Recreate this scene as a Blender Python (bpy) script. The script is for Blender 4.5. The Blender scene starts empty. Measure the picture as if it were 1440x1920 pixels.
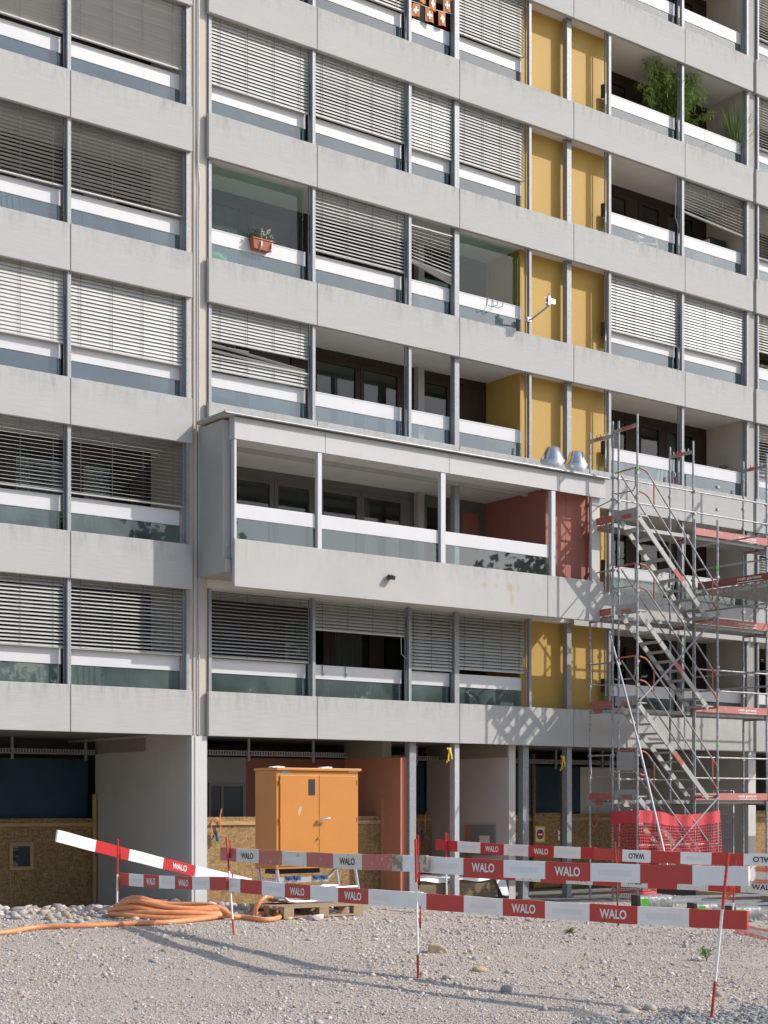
import bpy, math, random
import numpy as np
from mathutils import Vector, Matrix, noise as mnoise
SC = bpy.context.scene
# ------------------------------------------------------------------ camera, sky, sun, exposure
F_PX, HOR, PCX = 2937.0, 1506.0, 720.0          # focal length / horizon row / centre column of the photograph in pixels
ANG = math.radians(53.165); CA, SA = math.cos(ANG), math.sin(ANG)
CAM = Vector((-14.994, -25.512, 2.1))
cd = bpy.data.cameras.new("camera"); cam = bpy.data.objects.new("camera", cd); SC.collection.objects.link(cam)
cam.location = CAM; cam.rotation_euler = (math.pi/2, 0, ANG - math.pi/2)
cd.sensor_fit = 'VERTICAL'; cd.sensor_height = 36.0; cd.lens = F_PX/1920*36; cd.shift_y = (HOR-960)/1920
cd.clip_start = 0.1; cd.clip_end = 3000
SC.camera = cam
SUN = Vector((1.15, -1.0, 1.12)).normalized()
w = bpy.data.worlds.new("World"); SC.world = w; w.use_nodes = True
nt = w.node_tree; bg = nt.nodes["Background"]
sky = nt.nodes.new("ShaderNodeTexSky"); sky.sky_type = 'NISHITA'; sky.sun_disc = False
sky.sun_elevation = math.asin(SUN.z); sky.sun_rotation = math.atan2(SUN.x, SUN.y)
sky.air_density = 1.0; sky.dust_density = 1.6; sky.ozone_density = 1.0
nt.links.new(sky.outputs[0], bg.inputs[0]); bg.inputs[1].default_value = 0.15
sl = bpy.data.lights.new("sun", 'SUN'); sl.energy = 3.2; sl.angle = math.radians(0.53); sl.color = (1.0, 0.955, 0.895)
so = bpy.data.objects.new("sun", sl); SC.collection.objects.link(so)
so.rotation_euler = SUN.to_track_quat('Z', 'Y').to_euler(); so.location = (30, -40, 40)
SC.view_settings.view_transform = 'Standard'; SC.view_settings.look = 'None'
SC.view_settings.exposure = 0.30; SC.view_settings.gamma = 1.0; SC.view_settings.use_curve_mapping = False
SC.cycles.max_bounces = 12; SC.cycles.diffuse_bounces = 9; SC.cycles.transparent_max_bounces = 24
R = random.Random(7)
# ------------------------------------------------------------------ surveying: a pixel of the photo plus a known plane or distance
def ray(x): u = (x-PCX)/F_PX; return CA+SA*u, SA-CA*u
def at(x, y, t):
    rx, ry = ray(x); return Vector((CAM.x+t*rx, CAM.y+t*ry, CAM.z+t*(HOR-y)/F_PX))
def onY(x, y, Y): return at(x, y, (Y-CAM.y)/ray(x)[1])
def onX(x, y, X): return at(x, y, (X-CAM.x)/ray(x)[0])
def XY(x, Y): return onY(x, 0, Y).x
# ------------------------------------------------------------------ mesh builder
class MB:
    def __init__(s): s.v = []; s.f = []; s.sm = []; s.mi = []
    def add(s, vs, fs, smooth=False, mi=0):
        b = len(s.v); s.v.extend([tuple(p) for p in vs]); s.f.extend([tuple(b+i for i in f) for f in fs])
        s.sm.extend([smooth]*len(fs)); s.mi.extend([mi]*len(fs)); return s
    def box(s, x0, x1, y0, y1, z0, z1, mi=0):
        return s.add([(x0,y0,z0),(x1,y0,z0),(x1,y1,z0),(x0,y1,z0),(x0,y0,z1),(x1,y0,z1),(x1,y1,z1),(x0,y1,z1)],
              [(0,3,2,1),(4,5,6,7),(0,1,5,4),(1,2,6,5),(2,3,7,6),(3,0,4,7)], False, mi)
    def obox(s, c, u, v, n, mi=0):      # oriented box: centre and three half vectors
        c, u, v, n = map(Vector, (c, u, v, n))
        return s.add([c-u-v-n,c+u-v-n,c+u+v-n,c-u+v-n,c-u-v+n,c+u-v+n,c+u+v+n,c-u+v+n],
              [(0,3,2,1),(4,5,6,7),(0,1,5,4),(1,2,6,5),(2,3,7,6),(3,0,4,7)], False, mi)
    def bar(s, p, q, w, h, up=(0,0,1), mi=0):   # rectangular bar from p to q, w sideways and h along up
        p, q = Vector(p), Vector(q); d = q-p; a = d.normalized(); side = a.cross(Vector(up))
        if side.length < 1e-5: side = a.cross(Vector((1,0,0)))
        side.normalize(); u2 = side.cross(a)
        return s.obox((p+q)/2, d/2, side*w/2, u2*h/2, mi)
    def tube(s, pts, r, n=8, mi=0, caps=True):
        pts = [Vector(p) for p in pts]; rr = r if isinstance(r, (list, tuple)) else [r]*len(pts)
        vs = []; fs = []; k = len(pts); ref = None
        for i, p in enumerate(pts):
            d = (pts[min(i+1,k-1)]-pts[max(i-1,0)]).normalized()
            if ref is None: ref = d.orthogonal().normalized()
            a = (ref - d*ref.dot(d)); a = a.normalized() if a.length > 1e-6 else d.orthogonal().normalized()
            ref = a; b = d.cross(a)
            for j in range(n):
                t = 2*math.pi*j/n; vs.append(p+(a*math.cos(t)+b*math.sin(t))*rr[i])
        for i in range(k-1):
            for j in range(n):
                j2 = (j+1)%n; fs.append((i*n+j, i*n+j2, (i+1)*n+j2, (i+1)*n+j))
        s.add(vs, fs, True, mi)
        if caps: s.add(vs[:n], [tuple(range(n-1,-1,-1))], False, mi); s.add(vs[-n:], [tuple(range(n))], False, mi)
        return s
    def lathe(s, prof, c=(0,0,0), n=24, mi=0):
        c = Vector(c); vs = []; fs = []
        for r, z in prof:
            for j in range(n): t = 2*math.pi*j/n; vs.append(c+Vector((r*math.cos(t), r*math.sin(t), z)))
        for i in range(len(prof)-1):
            for j in range(n): j2 = (j+1)%n; fs.append((i*n+j,i*n+j2,(i+1)*n+j2,(i+1)*n+j))
        return s.add(vs, fs, True, mi)
    def prism(s, poly, y0, y1, mi=0, axis='y'):   # polygon (a,b) extruded along an axis
        n = len(poly)
        def P(a, b, t): return (a, t, b) if axis == 'y' else ((t, a, b) if axis == 'x' else (a, b, t))
        vs = [P(a,b,y0) for a,b in poly]+[P(a,b,y1) for a,b in poly]
        fs = [tuple(range(n)), tuple(range(2*n-1, n-1, -1))]+[(i, i+n, (i+1)%n+n, (i+1)%n) for i in range(n)]
        return s.add(vs, fs, False, mi)
    def build(s, name, mats, parent=None, bevel=0, loc=None):
        me = bpy.data.meshes.new(name); me.from_pydata(s.v, [], s.f)
        if not isinstance(mats, (list, tuple)): mats = [mats]
        for m in mats: me.materials.append(m)
        me.polygons.foreach_set('use_smooth', s.sm); me.polygons.foreach_set('material_index', s.mi); me.update()
        o = bpy.data.objects.new(name, me); SC.collection.objects.link(o)
        if parent: o.parent = parent
        if loc is not None:                      # vertices were given in world space; move the origin to loc
            L = Vector(loc)
            for v_ in me.vertices: v_.co -= L
            o.location = L
        if bevel:
            b = o.modifiers.new('bevel', 'BEVEL'); b.width = bevel; b.segments = 2; b.limit_method = 'ANGLE'
        return o
def empty(name, loc=(0,0,0), rz=0):
    o = bpy.data.objects.new(name, None); o.empty_display_size = .2; SC.collection.objects.link(o)
    o.location = loc; o.rotation_euler = (0,0,rz); return o
def tag(o, label, cat, group=None, kind=None):
    o['label'] = label; o['category'] = cat
    if group: o['group'] = group
    if kind: o['kind'] = kind
    return o
def thing(name, label, cat, loc=(0,0,0), rz=0, group=None): return tag(empty(name, loc, rz), label, cat, group)
def copy_tree(o, parent=None):
    c = o.copy(); SC.collection.objects.link(c)
    if parent: c.parent = parent
    for ch in list(o.children): copy_tree(ch, c)
    return c
# ------------------------------------------------------------------ materials
def nodes(name):
    m = bpy.data.materials.new(name); m.use_nodes = True; t = m.node_tree; return m, t, t.nodes["Principled BSDF"]
def N(t, typ, **kw):
    n = t.nodes.new(typ)
    for k, v in kw.items(): setattr(n, k, v)
    return n
def coords(t, scale=(1,1,1), src='Object', rot=(0,0,0)):
    tc = N(t, "ShaderNodeTexCoord"); mp = N(t, "ShaderNodeMapping"); mp.inputs['Scale'].default_value = scale; mp.inputs['Rotation'].default_value = rot
    t.links.new(tc.outputs[src], mp.inputs[0]); return mp.outputs[0]
def noise(t, vec, scale, detail=6, rough=.6, dist=0):
    n = N(t, "ShaderNodeTexNoise"); n.inputs['Scale'].default_value = scale; n.inputs['Detail'].default_value = detail
    n.inputs['Roughness'].default_value = rough; n.inputs['Distortion'].default_value = dist
    t.links.new(vec, n.inputs['Vector']); return n.outputs['Fac']
def ramp(t, fac, stops):
    r = N(t, "ShaderNodeValToRGB"); e = r.color_ramp.elements
    while len(e) < len(stops): e.new(.5)
    for i, (p, c) in enumerate(stops):
        e[i].position = p; e[i].color = (c, c, c, 1) if isinstance(c, (int, float)) else (*c, 1)
    t.links.new(fac, r.inputs[0]); return r.outputs[0]
def mix(t, fac, a, b, mode='MIX'):
    n = N(t, "ShaderNodeMix", data_type='RGBA', blend_type=mode)
    for sock, v in ((n.inputs[0], fac), (n.inputs[6], a), (n.inputs[7], b)):
        if isinstance(v, (int, float)): sock.default_value = v if sock.type == 'VALUE' else (v, v, v, 1)
        elif isinstance(v, tuple): sock.default_value = (*v, 1)
        else: t.links.new(v, sock)
    return n.outputs[2]
def bump(t, b, h, strength=.3, dist=.01):
    n = N(t, "ShaderNodeBump"); n.inputs['Strength'].default_value = strength; n.inputs['Distance'].default_value = dist
    t.links.new(h, n.inputs['Height']); t.links.new(n.outputs[0], b.inputs['Normal'])
def M(name, col, rough=.6, metal=0., var=.12, scale=4., bmp=0., bscale=60., stretch=(1,1,1), spec=.5, bdist=.004):
    m, t, b = nodes(name)
    b.inputs['Roughness'].default_value = rough; b.inputs['Metallic'].default_value = metal; b.inputs['Specular IOR Level'].default_value = spec
    v = coords(t, stretch)
    if var:
        f = noise(t, v, scale); lo = tuple(c*(1-var) for c in col); hi = tuple(min(1, c*(1+var)) for c in col)
        t.links.new(ramp(t, f, [(.3, lo), (.7, hi)]), b.inputs['Base Color'])
    else: b.inputs['Base Color'].default_value = (*col, 1)
    if bmp: bump(t, b, noise(t, v, bscale, 8), bmp, bdist)
    return m
def worn(name, col, under, thresh=.62, rough=.5, metal=0., scale=9, umetal=0., stretch=(1,1,1)):   # paint worn through in patches
    m, t, b = nodes(name); v = coords(t, stretch)
    f = ramp(t, noise(t, v, scale, 10, .7), [(thresh-.03, 0.), (thresh+.03, 1.)])
    g = noise(t, v, 3); c = mix(t, g, tuple(x*.85 for x in col), tuple(min(1, x*1.12) for x in col))
    t.links.new(mix(t, f, c, under), b.inputs['Base Color']); b.inputs['Roughness'].default_value = rough
    bump(t, b, noise(t, v, 90), .08, .002); return m
def concrete(name, col, lines=0., stain=.25, topdirt=0., bmp=.25, fine=55.):
    m, t, b = nodes(name); v = coords(t)
    big = noise(t, v, .9, 5, .55); c = mix(t, big, tuple(x*(1-stain*.5) for x in col), tuple(min(1, x*(1+stain*.35)) for x in col))
    sp = noise(t, v, fine, 6, .7); c = mix(t, .35, c, mix(t, sp, tuple(x*.66 for x in col), tuple(min(1, x*1.3) for x in col)))
    h = sp
    if lines:
        v2 = coords(t, (.9, .9, 42)); l = noise(t, v2, 2.2, 5, .65); c = mix(t, lines, c, mix(t, l, tuple(x*.55 for x in col), tuple(min(1, x*1.35) for x in col))); h = l
        v3 = coords(t, (30, 30, .7)); s2 = ramp(t, noise(t, v3, 1., 3, .6), [(.45, 0.), (.75, 1.)]); c = mix(t, mix(t, .045, 0., s2), c, tuple(x*.6 for x in col))
    if topdirt:
        tc = N(t, "ShaderNodeTexCoord"); sp_ = N(t, "ShaderNodeSeparateXYZ"); t.links.new(tc.outputs['Generated'], sp_.inputs[0])
        top = ramp(t, sp_.outputs[2], [(.45, 0.), (1., 1.)]); v4 = coords(t, (5, 5, 1.1)); st = ramp(t, noise(t, v4, 1.3, 9, .75, .4), [(.46, 0.), (.80, 1.)])
        mm = N(t, "ShaderNodeMath", operation='MULTIPLY'); t.links.new(top, mm.inputs[0]); t.links.new(st, mm.inputs[1])
        m2 = N(t, "ShaderNodeMath", operation='MULTIPLY'); t.links.new(mm.outputs[0], m2.inputs[0]); m2.inputs[1].default_value = topdirt
        c = mix(t, m2.outputs[0], c, tuple(x*.42 for x in col))
    t.links.new(c, b.inputs['Base Color']); b.inputs['Roughness'].default_value = .85; b.inputs['Specular IOR Level'].default_value = .3
    bump(t, b, h, bmp, .004); return m
def glass(name, tint, haze=.0, hazecol=(.5,.55,.58), ior=1.5, dirt=0.):
    m, t, b = nodes(name); t.nodes.remove(b); out = t.nodes['Material Output']
    tr = N(t, "ShaderNodeBsdfTransparent"); tr.inputs[0].default_value = (*tint, 1)
    gl = N(t, "ShaderNodeBsdfGlossy"); gl.inputs['Roughness'].default_value = .015; gl.inputs[0].default_value = (.95,.97,1,1)
    fr = N(t, "ShaderNodeFresnel"); fr.inputs['IOR'].default_value = ior
    geo = N(t, "ShaderNodeNewGeometry"); inv = N(t, "ShaderNodeMath", operation='SUBTRACT'); inv.inputs[0].default_value = 1.; t.links.new(geo.outputs['Backfacing'], inv.inputs[1])
    ff = N(t, "ShaderNodeMath", operation='MULTIPLY'); t.links.new(fr.outputs[0], ff.inputs[0]); t.links.new(inv.outputs[0], ff.inputs[1])
    a = N(t, "ShaderNodeMixShader"); t.links.new(ff.outputs[0], a.inputs[0])
    base = tr.outputs[0]
    if haze:
        df = N(t, "ShaderNodeBsdfDiffuse"); df.inputs[0].default_value = (*hazecol, 1); hz = N(t, "ShaderNodeMixShader")
        v = coords(t); hf = ramp(t, noise(t, v, 1.1, 3, .5, .6), [(.3, haze*.7), (.8, min(1, haze*1.3+dirt))]); t.links.new(hf, hz.inputs[0])
        t.links.new(tr.outputs[0], hz.inputs[1]); t.links.new(df.outputs[0], hz.inputs[2]); base = hz.outputs[0]
    t.links.new(base, a.inputs[1]); t.links.new(gl.outputs[0], a.inputs[2]); t.links.new(a.outputs[0], out.inputs[0])
    return m
def osb(name):
    m, t, b = nodes(name); v = coords(t, (1, 1, 1))
    cols = None
    for i, (sc_, rot) in enumerate((((9, 9, 34), (0,.5,0)), ((34, 34, 9), (0,.35,0)), ((16, 16, 30), (0,-.8,0)))):
        vv = coords(t, sc_, 'Object', rot); vo = N(t, "ShaderNodeTexVoronoi"); vo.inputs['Scale'].default_value = 1.25; vo.inputs['Randomness'].default_value = 1
        t.links.new(vv, vo.inputs['Vector']); sx = N(t, "ShaderNodeSeparateColor"); t.links.new(vo.outputs['Color'], sx.inputs[0])
        c = ramp(t, sx.outputs[0], [(0., (.12,.06,.02)), (.3, (.225,.13,.048)), (.7, (.34,.21,.085)), (1., (.50,.345,.165))])
        cols = c if cols is None else mix(t, .5 if i == 1 else .38, cols, c)
    big = noise(t, v, 1.3, 4); cols = mix(t, mix(t, .35, 0., big), cols, (.22,.12,.04))
    t.links.new(cols, b.inputs['Base Color']); b.inputs['Roughness'].default_value = .75
    bump(t, b, noise(t, v, 45, 6), .2, .003); return m
def wood(name, col, scale=1., axis=0):
    m, t, b = nodes(name); st = [18*scale]*3; st[axis] = 1.4*scale
    v = coords(t, tuple(st)); f = noise(t, v, 1.5, 8, .65, .8); c = ramp(t, f, [(.25, tuple(x*.6 for x in col)), (.55, col), (.8, tuple(min(1,x*1.25) for x in col))])
    t.links.new(c, b.inputs['Base Color']); b.inputs['Roughness'].default_value = .75; bump(t, b, f, .15, .003); return m
def galv(name, lo, hi, scale=30, metal=.6, rough=.5):
    m, t, b = nodes(name); v = coords(t, (1,1,.6)); vo = N(t, "ShaderNodeTexVoronoi"); vo.inputs['Scale'].default_value = scale; t.links.new(v, vo.inputs['Vector'])
    sx = N(t, "ShaderNodeSeparateColor"); t.links.new(vo.outputs['Color'], sx.inputs[0]); f = mix(t, .5, sx.outputs[0], noise(t, v, 6, 8, .7))
    t.links.new(ramp(t, f, [(.25, lo), (.75, hi)]), b.inputs['Base Color']); b.inputs['Metallic'].default_value = metal; b.inputs['Roughness'].default_value = rough; return m
K = {}
K['panel'] = concrete('cast_concrete_panel', (.452,.45,.437), lines=.6, stain=.42, topdirt=.85)
K['boxpanel'] = concrete('stained_concrete_panel', (.465,.46,.445), lines=.14, stain=.5, topdirt=.6)
def rust(m, spots):                               # yellow rust runs at fixed places on a panel
    t = m.node_tree; b = t.nodes['Principled BSDF']; src = b.inputs['Base Color'].links[0].from_socket; tc = N(t, "ShaderNodeTexCoord"); sx = N(t, "ShaderNodeSeparateXYZ"); t.links.new(tc.outputs['Object'], sx.inputs[0])
    nz = noise(t, coords(t, (1,1,.35)), 9, 6, .7)
    def mth(op, a_, b_):
        n = N(t, "ShaderNodeMath", operation=op)
        for s_, v_ in ((n.inputs[0], a_), (n.inputs[1], b_)):
            if isinstance(v_, (int, float)): s_.default_value = v_
            else: t.links.new(v_, s_)
        return n.outputs[0]
    tot = None
    for (x, z, wx, wz, k) in spots:
        dx = mth('DIVIDE', mth('SUBTRACT', sx.outputs[0], x), wx); dz = mth('DIVIDE', mth('SUBTRACT', sx.outputs[2], z), wz)
        e = mth('SUBTRACT', mth('ADD', 1., mth('MULTIPLY', mth('SUBTRACT', nz, .5), 1.6)), mth('ADD', mth('MULTIPLY', dx, dx), mth('MULTIPLY', dz, dz)))
        e = mth('MULTIPLY', mth('MINIMUM', mth('MAXIMUM', e, 0.), 1.), k); tot = e if tot is None else mth('MAXIMUM', tot, e)
    t.links.new(mix(t, tot, src, (.42,.33,.20)), b.inputs['Base Color'])
s_ = [onY(908,1097,-1.0), onY(931,1098,-1.0), onY(957,1102,-1.0), onY(960,1122,-1.0), onY(971,1103,-1.0), onY(461,1032,-1.0)]
rust(K['boxpanel'], [(s_[0].x,s_[0].z,.10,.07,.6), (s_[1].x,s_[1].z,.06,.06,.45), (s_[2].x,s_[2].z,.14,.12,.7), (s_[3].x,s_[3].z,.07,.20,.6), (s_[4].x,s_[4].z,.06,.12,.5), (s_[5].x,s_[5].z,.035,.30,.3)])
K['rawconc'] = concrete('raw_concrete', (.40,.385,.36), lines=0, stain=.75, bmp=.35, fine=24.)
K['pier'] = concrete('pier_concrete', (.53,.48,.42), lines=0, stain=.3, bmp=.2)
K['gfwall'] = concrete('wall_concrete', (.56,.525,.48), lines=0, stain=.6, bmp=.15, fine=30)
K['gflight'] = concrete('pale_concrete', (.58,.57,.55), lines=0, stain=.25, bmp=.15, fine=30)
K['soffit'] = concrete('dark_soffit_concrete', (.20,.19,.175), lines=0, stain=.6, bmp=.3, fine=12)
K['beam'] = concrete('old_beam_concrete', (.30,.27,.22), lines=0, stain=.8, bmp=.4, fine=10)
K['slab'] = concrete('floor_concrete', (.24,.235,.225), stain=.5, bmp=.2)
K['ceil'] = M('ceiling_paint', (.70,.68,.64), .9, var=.05, scale=2)
K['beigewall'] = M('beige_wall_paint', (.50,.45,.38), .9, var=.06, scale=2)
K['greyfascia'] = M('grey_fascia_board', (.47,.47,.465), .55, var=.04, scale=2)
K['roofmetal'] = M('zinc_roof_edge', (.27,.28,.29), .4, .5, var=.15, scale=6)
K['galv'] = galv('galvanised_steel', (.25,.26,.275), (.34,.35,.365), 70, .25, .55)
K['galvlight'] = galv('pale_galvanised_steel', (.40,.41,.42), (.50,.51,.52), 70, .2, .55)
K['whitepost'] = M('white_metal_post', (.57,.58,.60), .4, var=.04)
K['rail'] = M('white_metal_railing', (.60,.60,.61), .4, var=.035, scale=1.5)
K['blind'] = M('grey_blind_slat', (.48,.48,.46), .45, var=.05, scale=1.2)
K['blindgrey'] = M('shaded_grey_blind_slat', (.42,.42,.385), .45, var=.05, scale=1.2)
K['cord'] = M('blind_cord', (.10,.10,.10), .8, var=0)
K['glassrail'] = glass('tinted_railing_glass', (.70,.80,.82), haze=.14, hazecol=(.27,.39,.47), ior=1.9)
K['glassbox'] = glass('clear_railing_glass', (.62,.76,.76), haze=.045, hazecol=(.22,.34,.36), ior=1.9)
K['glassdirty'] = glass('dusty_railing_glass', (.70,.80,.77), haze=.13, hazecol=(.34,.43,.42), ior=1.6, dirt=.12)
K['glazing'] = glass('green_glazing', (.80,.90,.86), haze=.012, hazecol=(.3,.42,.38), ior=1.42)
K['pane'] = glass('window_pane', (.72,.74,.72), ior=1.5)
K['brownframe'] = wood('dark_brown_frame', (.038,.022,.015), 1, 2)
K['greyframe'] = M('grey_window_frame', (.13,.125,.115), .5, var=.06)
K['darkin'] = M('dark_interior', (.10,.09,.08), .9, var=.2)
K['curtain'] = M('net_curtain', (.30,.29,.27), .95, var=.15, scale=3, stretch=(14,14,.5))
def ribbed(name, col, lines):
    m, t, b = nodes(name); v = coords(t, (1,1,.25)); f = noise(t, v, 40, 6, .7); big = noise(t, coords(t), 1.2, 4)
    c = mix(t, f, tuple(x*.82 for x in col), tuple(min(1, x*1.12) for x in col)); c = mix(t, mix(t, .25, 0., big), c, tuple(x*.8 for x in col))
    t.links.new(c, b.inputs['Base Color']); b.inputs['Roughness'].default_value = .7
    if lines:
        wv = N(t, "ShaderNodeTexWave", wave_type='BANDS', bands_direction='X'); wv.inputs['Scale'].default_value = lines; t.links.new(coords(t), wv.inputs[0]); bump(t, b, wv.outputs['Fac'], .14, .004)
    return m
K['yellow'] = ribbed('ochre_boarding', (.50,.315,.075), 7)
K['redpanel'] = ribbed('brick_red_board', (.36,.13,.095), 0)
K['coral'] = M('coral_plaster', (.50,.19,.11), .9, var=.08, scale=1.5)
K['coralshade'] = M('shade_toned_coral_plaster', (.22,.085,.055), .9, var=.1, scale=1.5)  # coral plaster of the inner back wall, deep shade mixed into its colour
K['bluewall'] = M('petrol_blue_sheet', (.006,.040,.062), .6, var=.25, scale=2)
K['osb'] = osb('osb_board')
K['batten'] = wood('pine_batten', (.46,.29,.13), 1, 0)
K['battenz'] = wood('pine_post', (.46,.29,.13), 1, 2)
K['pallet'] = wood('pallet_timber', (.36,.255,.155), 1, 0)
K['brownply'] = wood('stacked_brown_board', (.20,.145,.085), 1, 0)
K['orange'] = worn('orange_powder_coat', (.56,.225,.048), (.49,.225,.08), .69, rough=.42, scale=5)
K['orangeside'] = K['orange']
K['hose'] = M('orange_rubber_hose', (.72,.29,.125), .42, var=.14, scale=14)
K['alu'] = M('aluminium', (.62,.63,.65), .35, .75, var=.1)
K['chrome'] = M('bright_sheet_steel', (.78,.78,.78), .18, .95, var=.05)
K['scaf'] = galv('scaffold_tube', (.25,.255,.26), (.44,.445,.45), 28, .5, .5)
K['scafdeck'] = galv('scaffold_deck', (.33,.33,.32), (.42,.42,.41), 70, .3, .6)
K['scafred'] = worn('worn_red_scaffold_paint', (.40,.11,.08), (.42,.41,.40), .60, scale=26)
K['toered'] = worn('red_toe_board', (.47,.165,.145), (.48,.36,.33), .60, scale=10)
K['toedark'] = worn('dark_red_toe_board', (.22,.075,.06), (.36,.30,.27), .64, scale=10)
K['net'] = M('red_safety_net', (.55,.05,.065), .55, var=.1, scale=6)
K['whiteplast'] = M('white_plastic', (.74,.74,.73), .45, var=.04)
K['orangeplast'] = M('orange_plastic_mesh', (.75,.13,.05), .5, var=.08)
K['bwhite'] = worn('white_board_paint', (.83,.82,.79), (.60,.58,.54), .68, scale=7)
K['bred'] = worn('red_board_paint', (.50,.045,.034), (.55,.2,.16), .72, scale=8)
K['bfadered'] = worn('faded_red_board_paint', (.48,.14,.11), (.62,.46,.40), .62, scale=12)
K['bcream'] = worn('weathered_cream_board_paint', (.72,.68,.60), (.42,.36,.27), .60, scale=11)
K['bbright'] = worn('bright_red_board_paint', (.52,.018,.022), (.55,.2,.18), .76, scale=8)
K['bmud'] = worn('muddy_board_end', (.50,.45,.37), (.25,.20,.14), .50, scale=16)
K['polered'] = worn('red_pole_paint', (.50,.03,.025), (.35,.16,.12), .70, scale=30)
K['rust'] = M('rusty_steel', (.17,.085,.045), .8, var=.3, scale=40)
K['black'] = M('black_plastic', (.022,.022,.024), .5, var=.2)
K['ink'] = M('black_lettering', (.02,.02,.02), .6, var=0)
K['inkwhite'] = M('white_lettering', (.78,.77,.74), .6, var=0)
K['sticker'] = M('reflective_sticker', (.73,.73,.71), .35, var=.05, scale=40)
K['foil'] = M('grey_plastic_foil', (.30,.30,.30), .25, var=.3, scale=12, bmp=.6, bscale=22, bdist=.02)
K['green'] = M('green_sticker', (.17,.72,.06), .5, var=.05)
K['yellowtape'] = M('yellow_tape', (.72,.48,.02), .5, var=.1)
K['terracotta'] = M('terracotta_plastic', (.36,.115,.06), .6, var=.1)
K['blue'] = M('blue_plastic', (.02,.10,.30), .4, var=.1)
K['paper'] = M('paper', (.74,.72,.66), .8, var=.03)
K['signred'] = M('sign_red', (.46,.03,.03), .6, var=.05)
K['pink'] = M('pink_cloth', (.62,.20,.26), .9, var=.2, scale=8)
K['redcloth'] = M('red_cloth', (.55,.04,.06), .9, var=.2, scale=8)
K['bluecloth'] = M('blue_cloth', (.05,.14,.38), .9, var=.2, scale=8)
K['flag'] = M('orange_flag_cloth', (.50,.17,.055), .85, var=.1, scale=20)
K['soil'] = M('soil', (.05,.035,.025), .95, var=.3, scale=40)
def leafmat(name, col, trans=.35):
    m, t, b = nodes(name); oi = noise(t, coords(t), 9, 3); c = ramp(t, oi, [(.3, tuple(x*.6 for x in col)), (.7, tuple(min(1,x*1.5) for x in col))])
    t.links.new(c, b.inputs['Base Color']); b.inputs['Roughness'].default_value = .55
    tl = N(t, "ShaderNodeBsdfTranslucent"); t.links.new(c, tl.inputs[0]); mx = N(t, "ShaderNodeMixShader"); mx.inputs[0].default_value = trans
    t.links.new(b.outputs[0], mx.inputs[1]); t.links.new(tl.outputs[0], mx.inputs[2]); t.links.new(mx.outputs[0], t.nodes['Material Output'].inputs[0]); return m
K['bamboo'] = leafmat('bamboo_leaf', (.16,.235,.045)); K['blade'] = leafmat('grass_blade', (.20,.27,.09)); K['leaf'] = leafmat('leaf', (.07,.13,.03)); K['drygrass'] = leafmat('dry_grass', (.30,.22,.14))
K['petal'] = M('white_petal', (.78,.75,.70), .8, var=.05); K['redpetal'] = M('red_petal', (.65,.06,.04), .8, var=.1)
K['farleaf'] = leafmat('far_leaf', (.050,.085,.022), .3)
# ------------------------------------------------------------------ ground
CTRL = [(1333,1892,12.5),(784,1816,14.4),(440,1757,18),(222,1697,19.8),(0,1920,11.6),(720,1920,11.4),(1440,1920,11.6),(600,1720,19.3),
        (0,1716,20.5),(150,1704,21),(300,1699,21),(1160,1736,19.7),(1440,1728,20),(940,1712,22),(900,1704,27)]
CT = [tuple(at(*q)) for q in CTRL]+[(0,-.3,.17),(-3,-1,.02),(-6,-1,.0),(2.5,-1,.14),(5,-.8,.05),(8,-.8,-.05),(12,-.8,-.06),(16,-.8,-.06),(10,-4,.10),(14,-6,.25),(5,-4,.22),
      (-13,-20,.42),(-8,-24,.42),(-12,-10,.5),(-12,-5,.2),(4,-16,.55),(20,-12,.3),(0,-25,.42),(-4,-3,.15),(-2,-3.4,.22)]
CTA = np.array(CT)
def ground_np(x, y):
    d2 = (x[..., None]-CTA[:,0])**2+(y[..., None]-CTA[:,1])**2
    wt = np.exp(-d2/(2*1.7**2))+1e-3*np.exp(-d2/(2*6.0**2))+1e-7/(1+d2)
    z = (wt*CTA[:,2]).sum(-1)/wt.sum(-1)
    und = .5*.018*np.sin(x*1.9+.6*y)+.006*np.sin(2.7*y-1.1*x+1)+.005*np.sin(5.1*x+3.3*y)
    return z+und*np.clip((-y-1)/4, 0, 1)
def gz(x, y): return float(ground_np(np.array([float(x)]), np.array([float(y)]))[0])
def onG(px, py, t0=12.):        # where the pixel's ray meets the ground
    t = t0
    while t < 60:
        p = at(px, py, t)
        if p.z <= gz(p.x, p.y): return p
        t += .04
    return p
gx = np.concatenate([np.linspace(-400,-22,14), np.arange(-20,20,.16), np.linspace(22,400,14)])
gy = np.concatenate([np.linspace(-500,-30,16), np.arange(-28,-.35,.16), [-.3]])
GX, GY = np.meshgrid(gx, gy); GZ = ground_np(GX, GY)
nx, ny = len(gx), len(gy)
vv = np.stack([GX, GY, GZ], -1).reshape(-1, 3)
idx = np.arange(nx*ny).reshape(ny, nx)
ff = np.stack([idx[:-1,:-1], idx[:-1,1:], idx[1:,1:], idx[1:,:-1]], -1).reshape(-1, 4)
me = bpy.data.meshes.new("ground"); me.from_pydata(vv.tolist(), [], ff.tolist()); me.polygons.foreach_set('use_smooth', [True]*len(ff))
gm, t, b = nodes('gravel_ground'); v = coords(t)
vo = N(t, "ShaderNodeTexVoronoi"); vo.inputs['Scale'].default_value = 42; t.links.new(v, vo.inputs['Vector'])
vo2 = N(t, "ShaderNodeTexVoronoi"); vo2.inputs['Scale'].default_value = 95; t.links.new(v, vo2.inputs['Vector'])
s1 = N(t, "ShaderNodeSeparateColor"); t.links.new(vo.outputs['Color'], s1.inputs[0]); s2 = N(t, "ShaderNodeSeparateColor"); t.links.new(vo2.outputs['Color'], s2.inputs[0])
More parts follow.
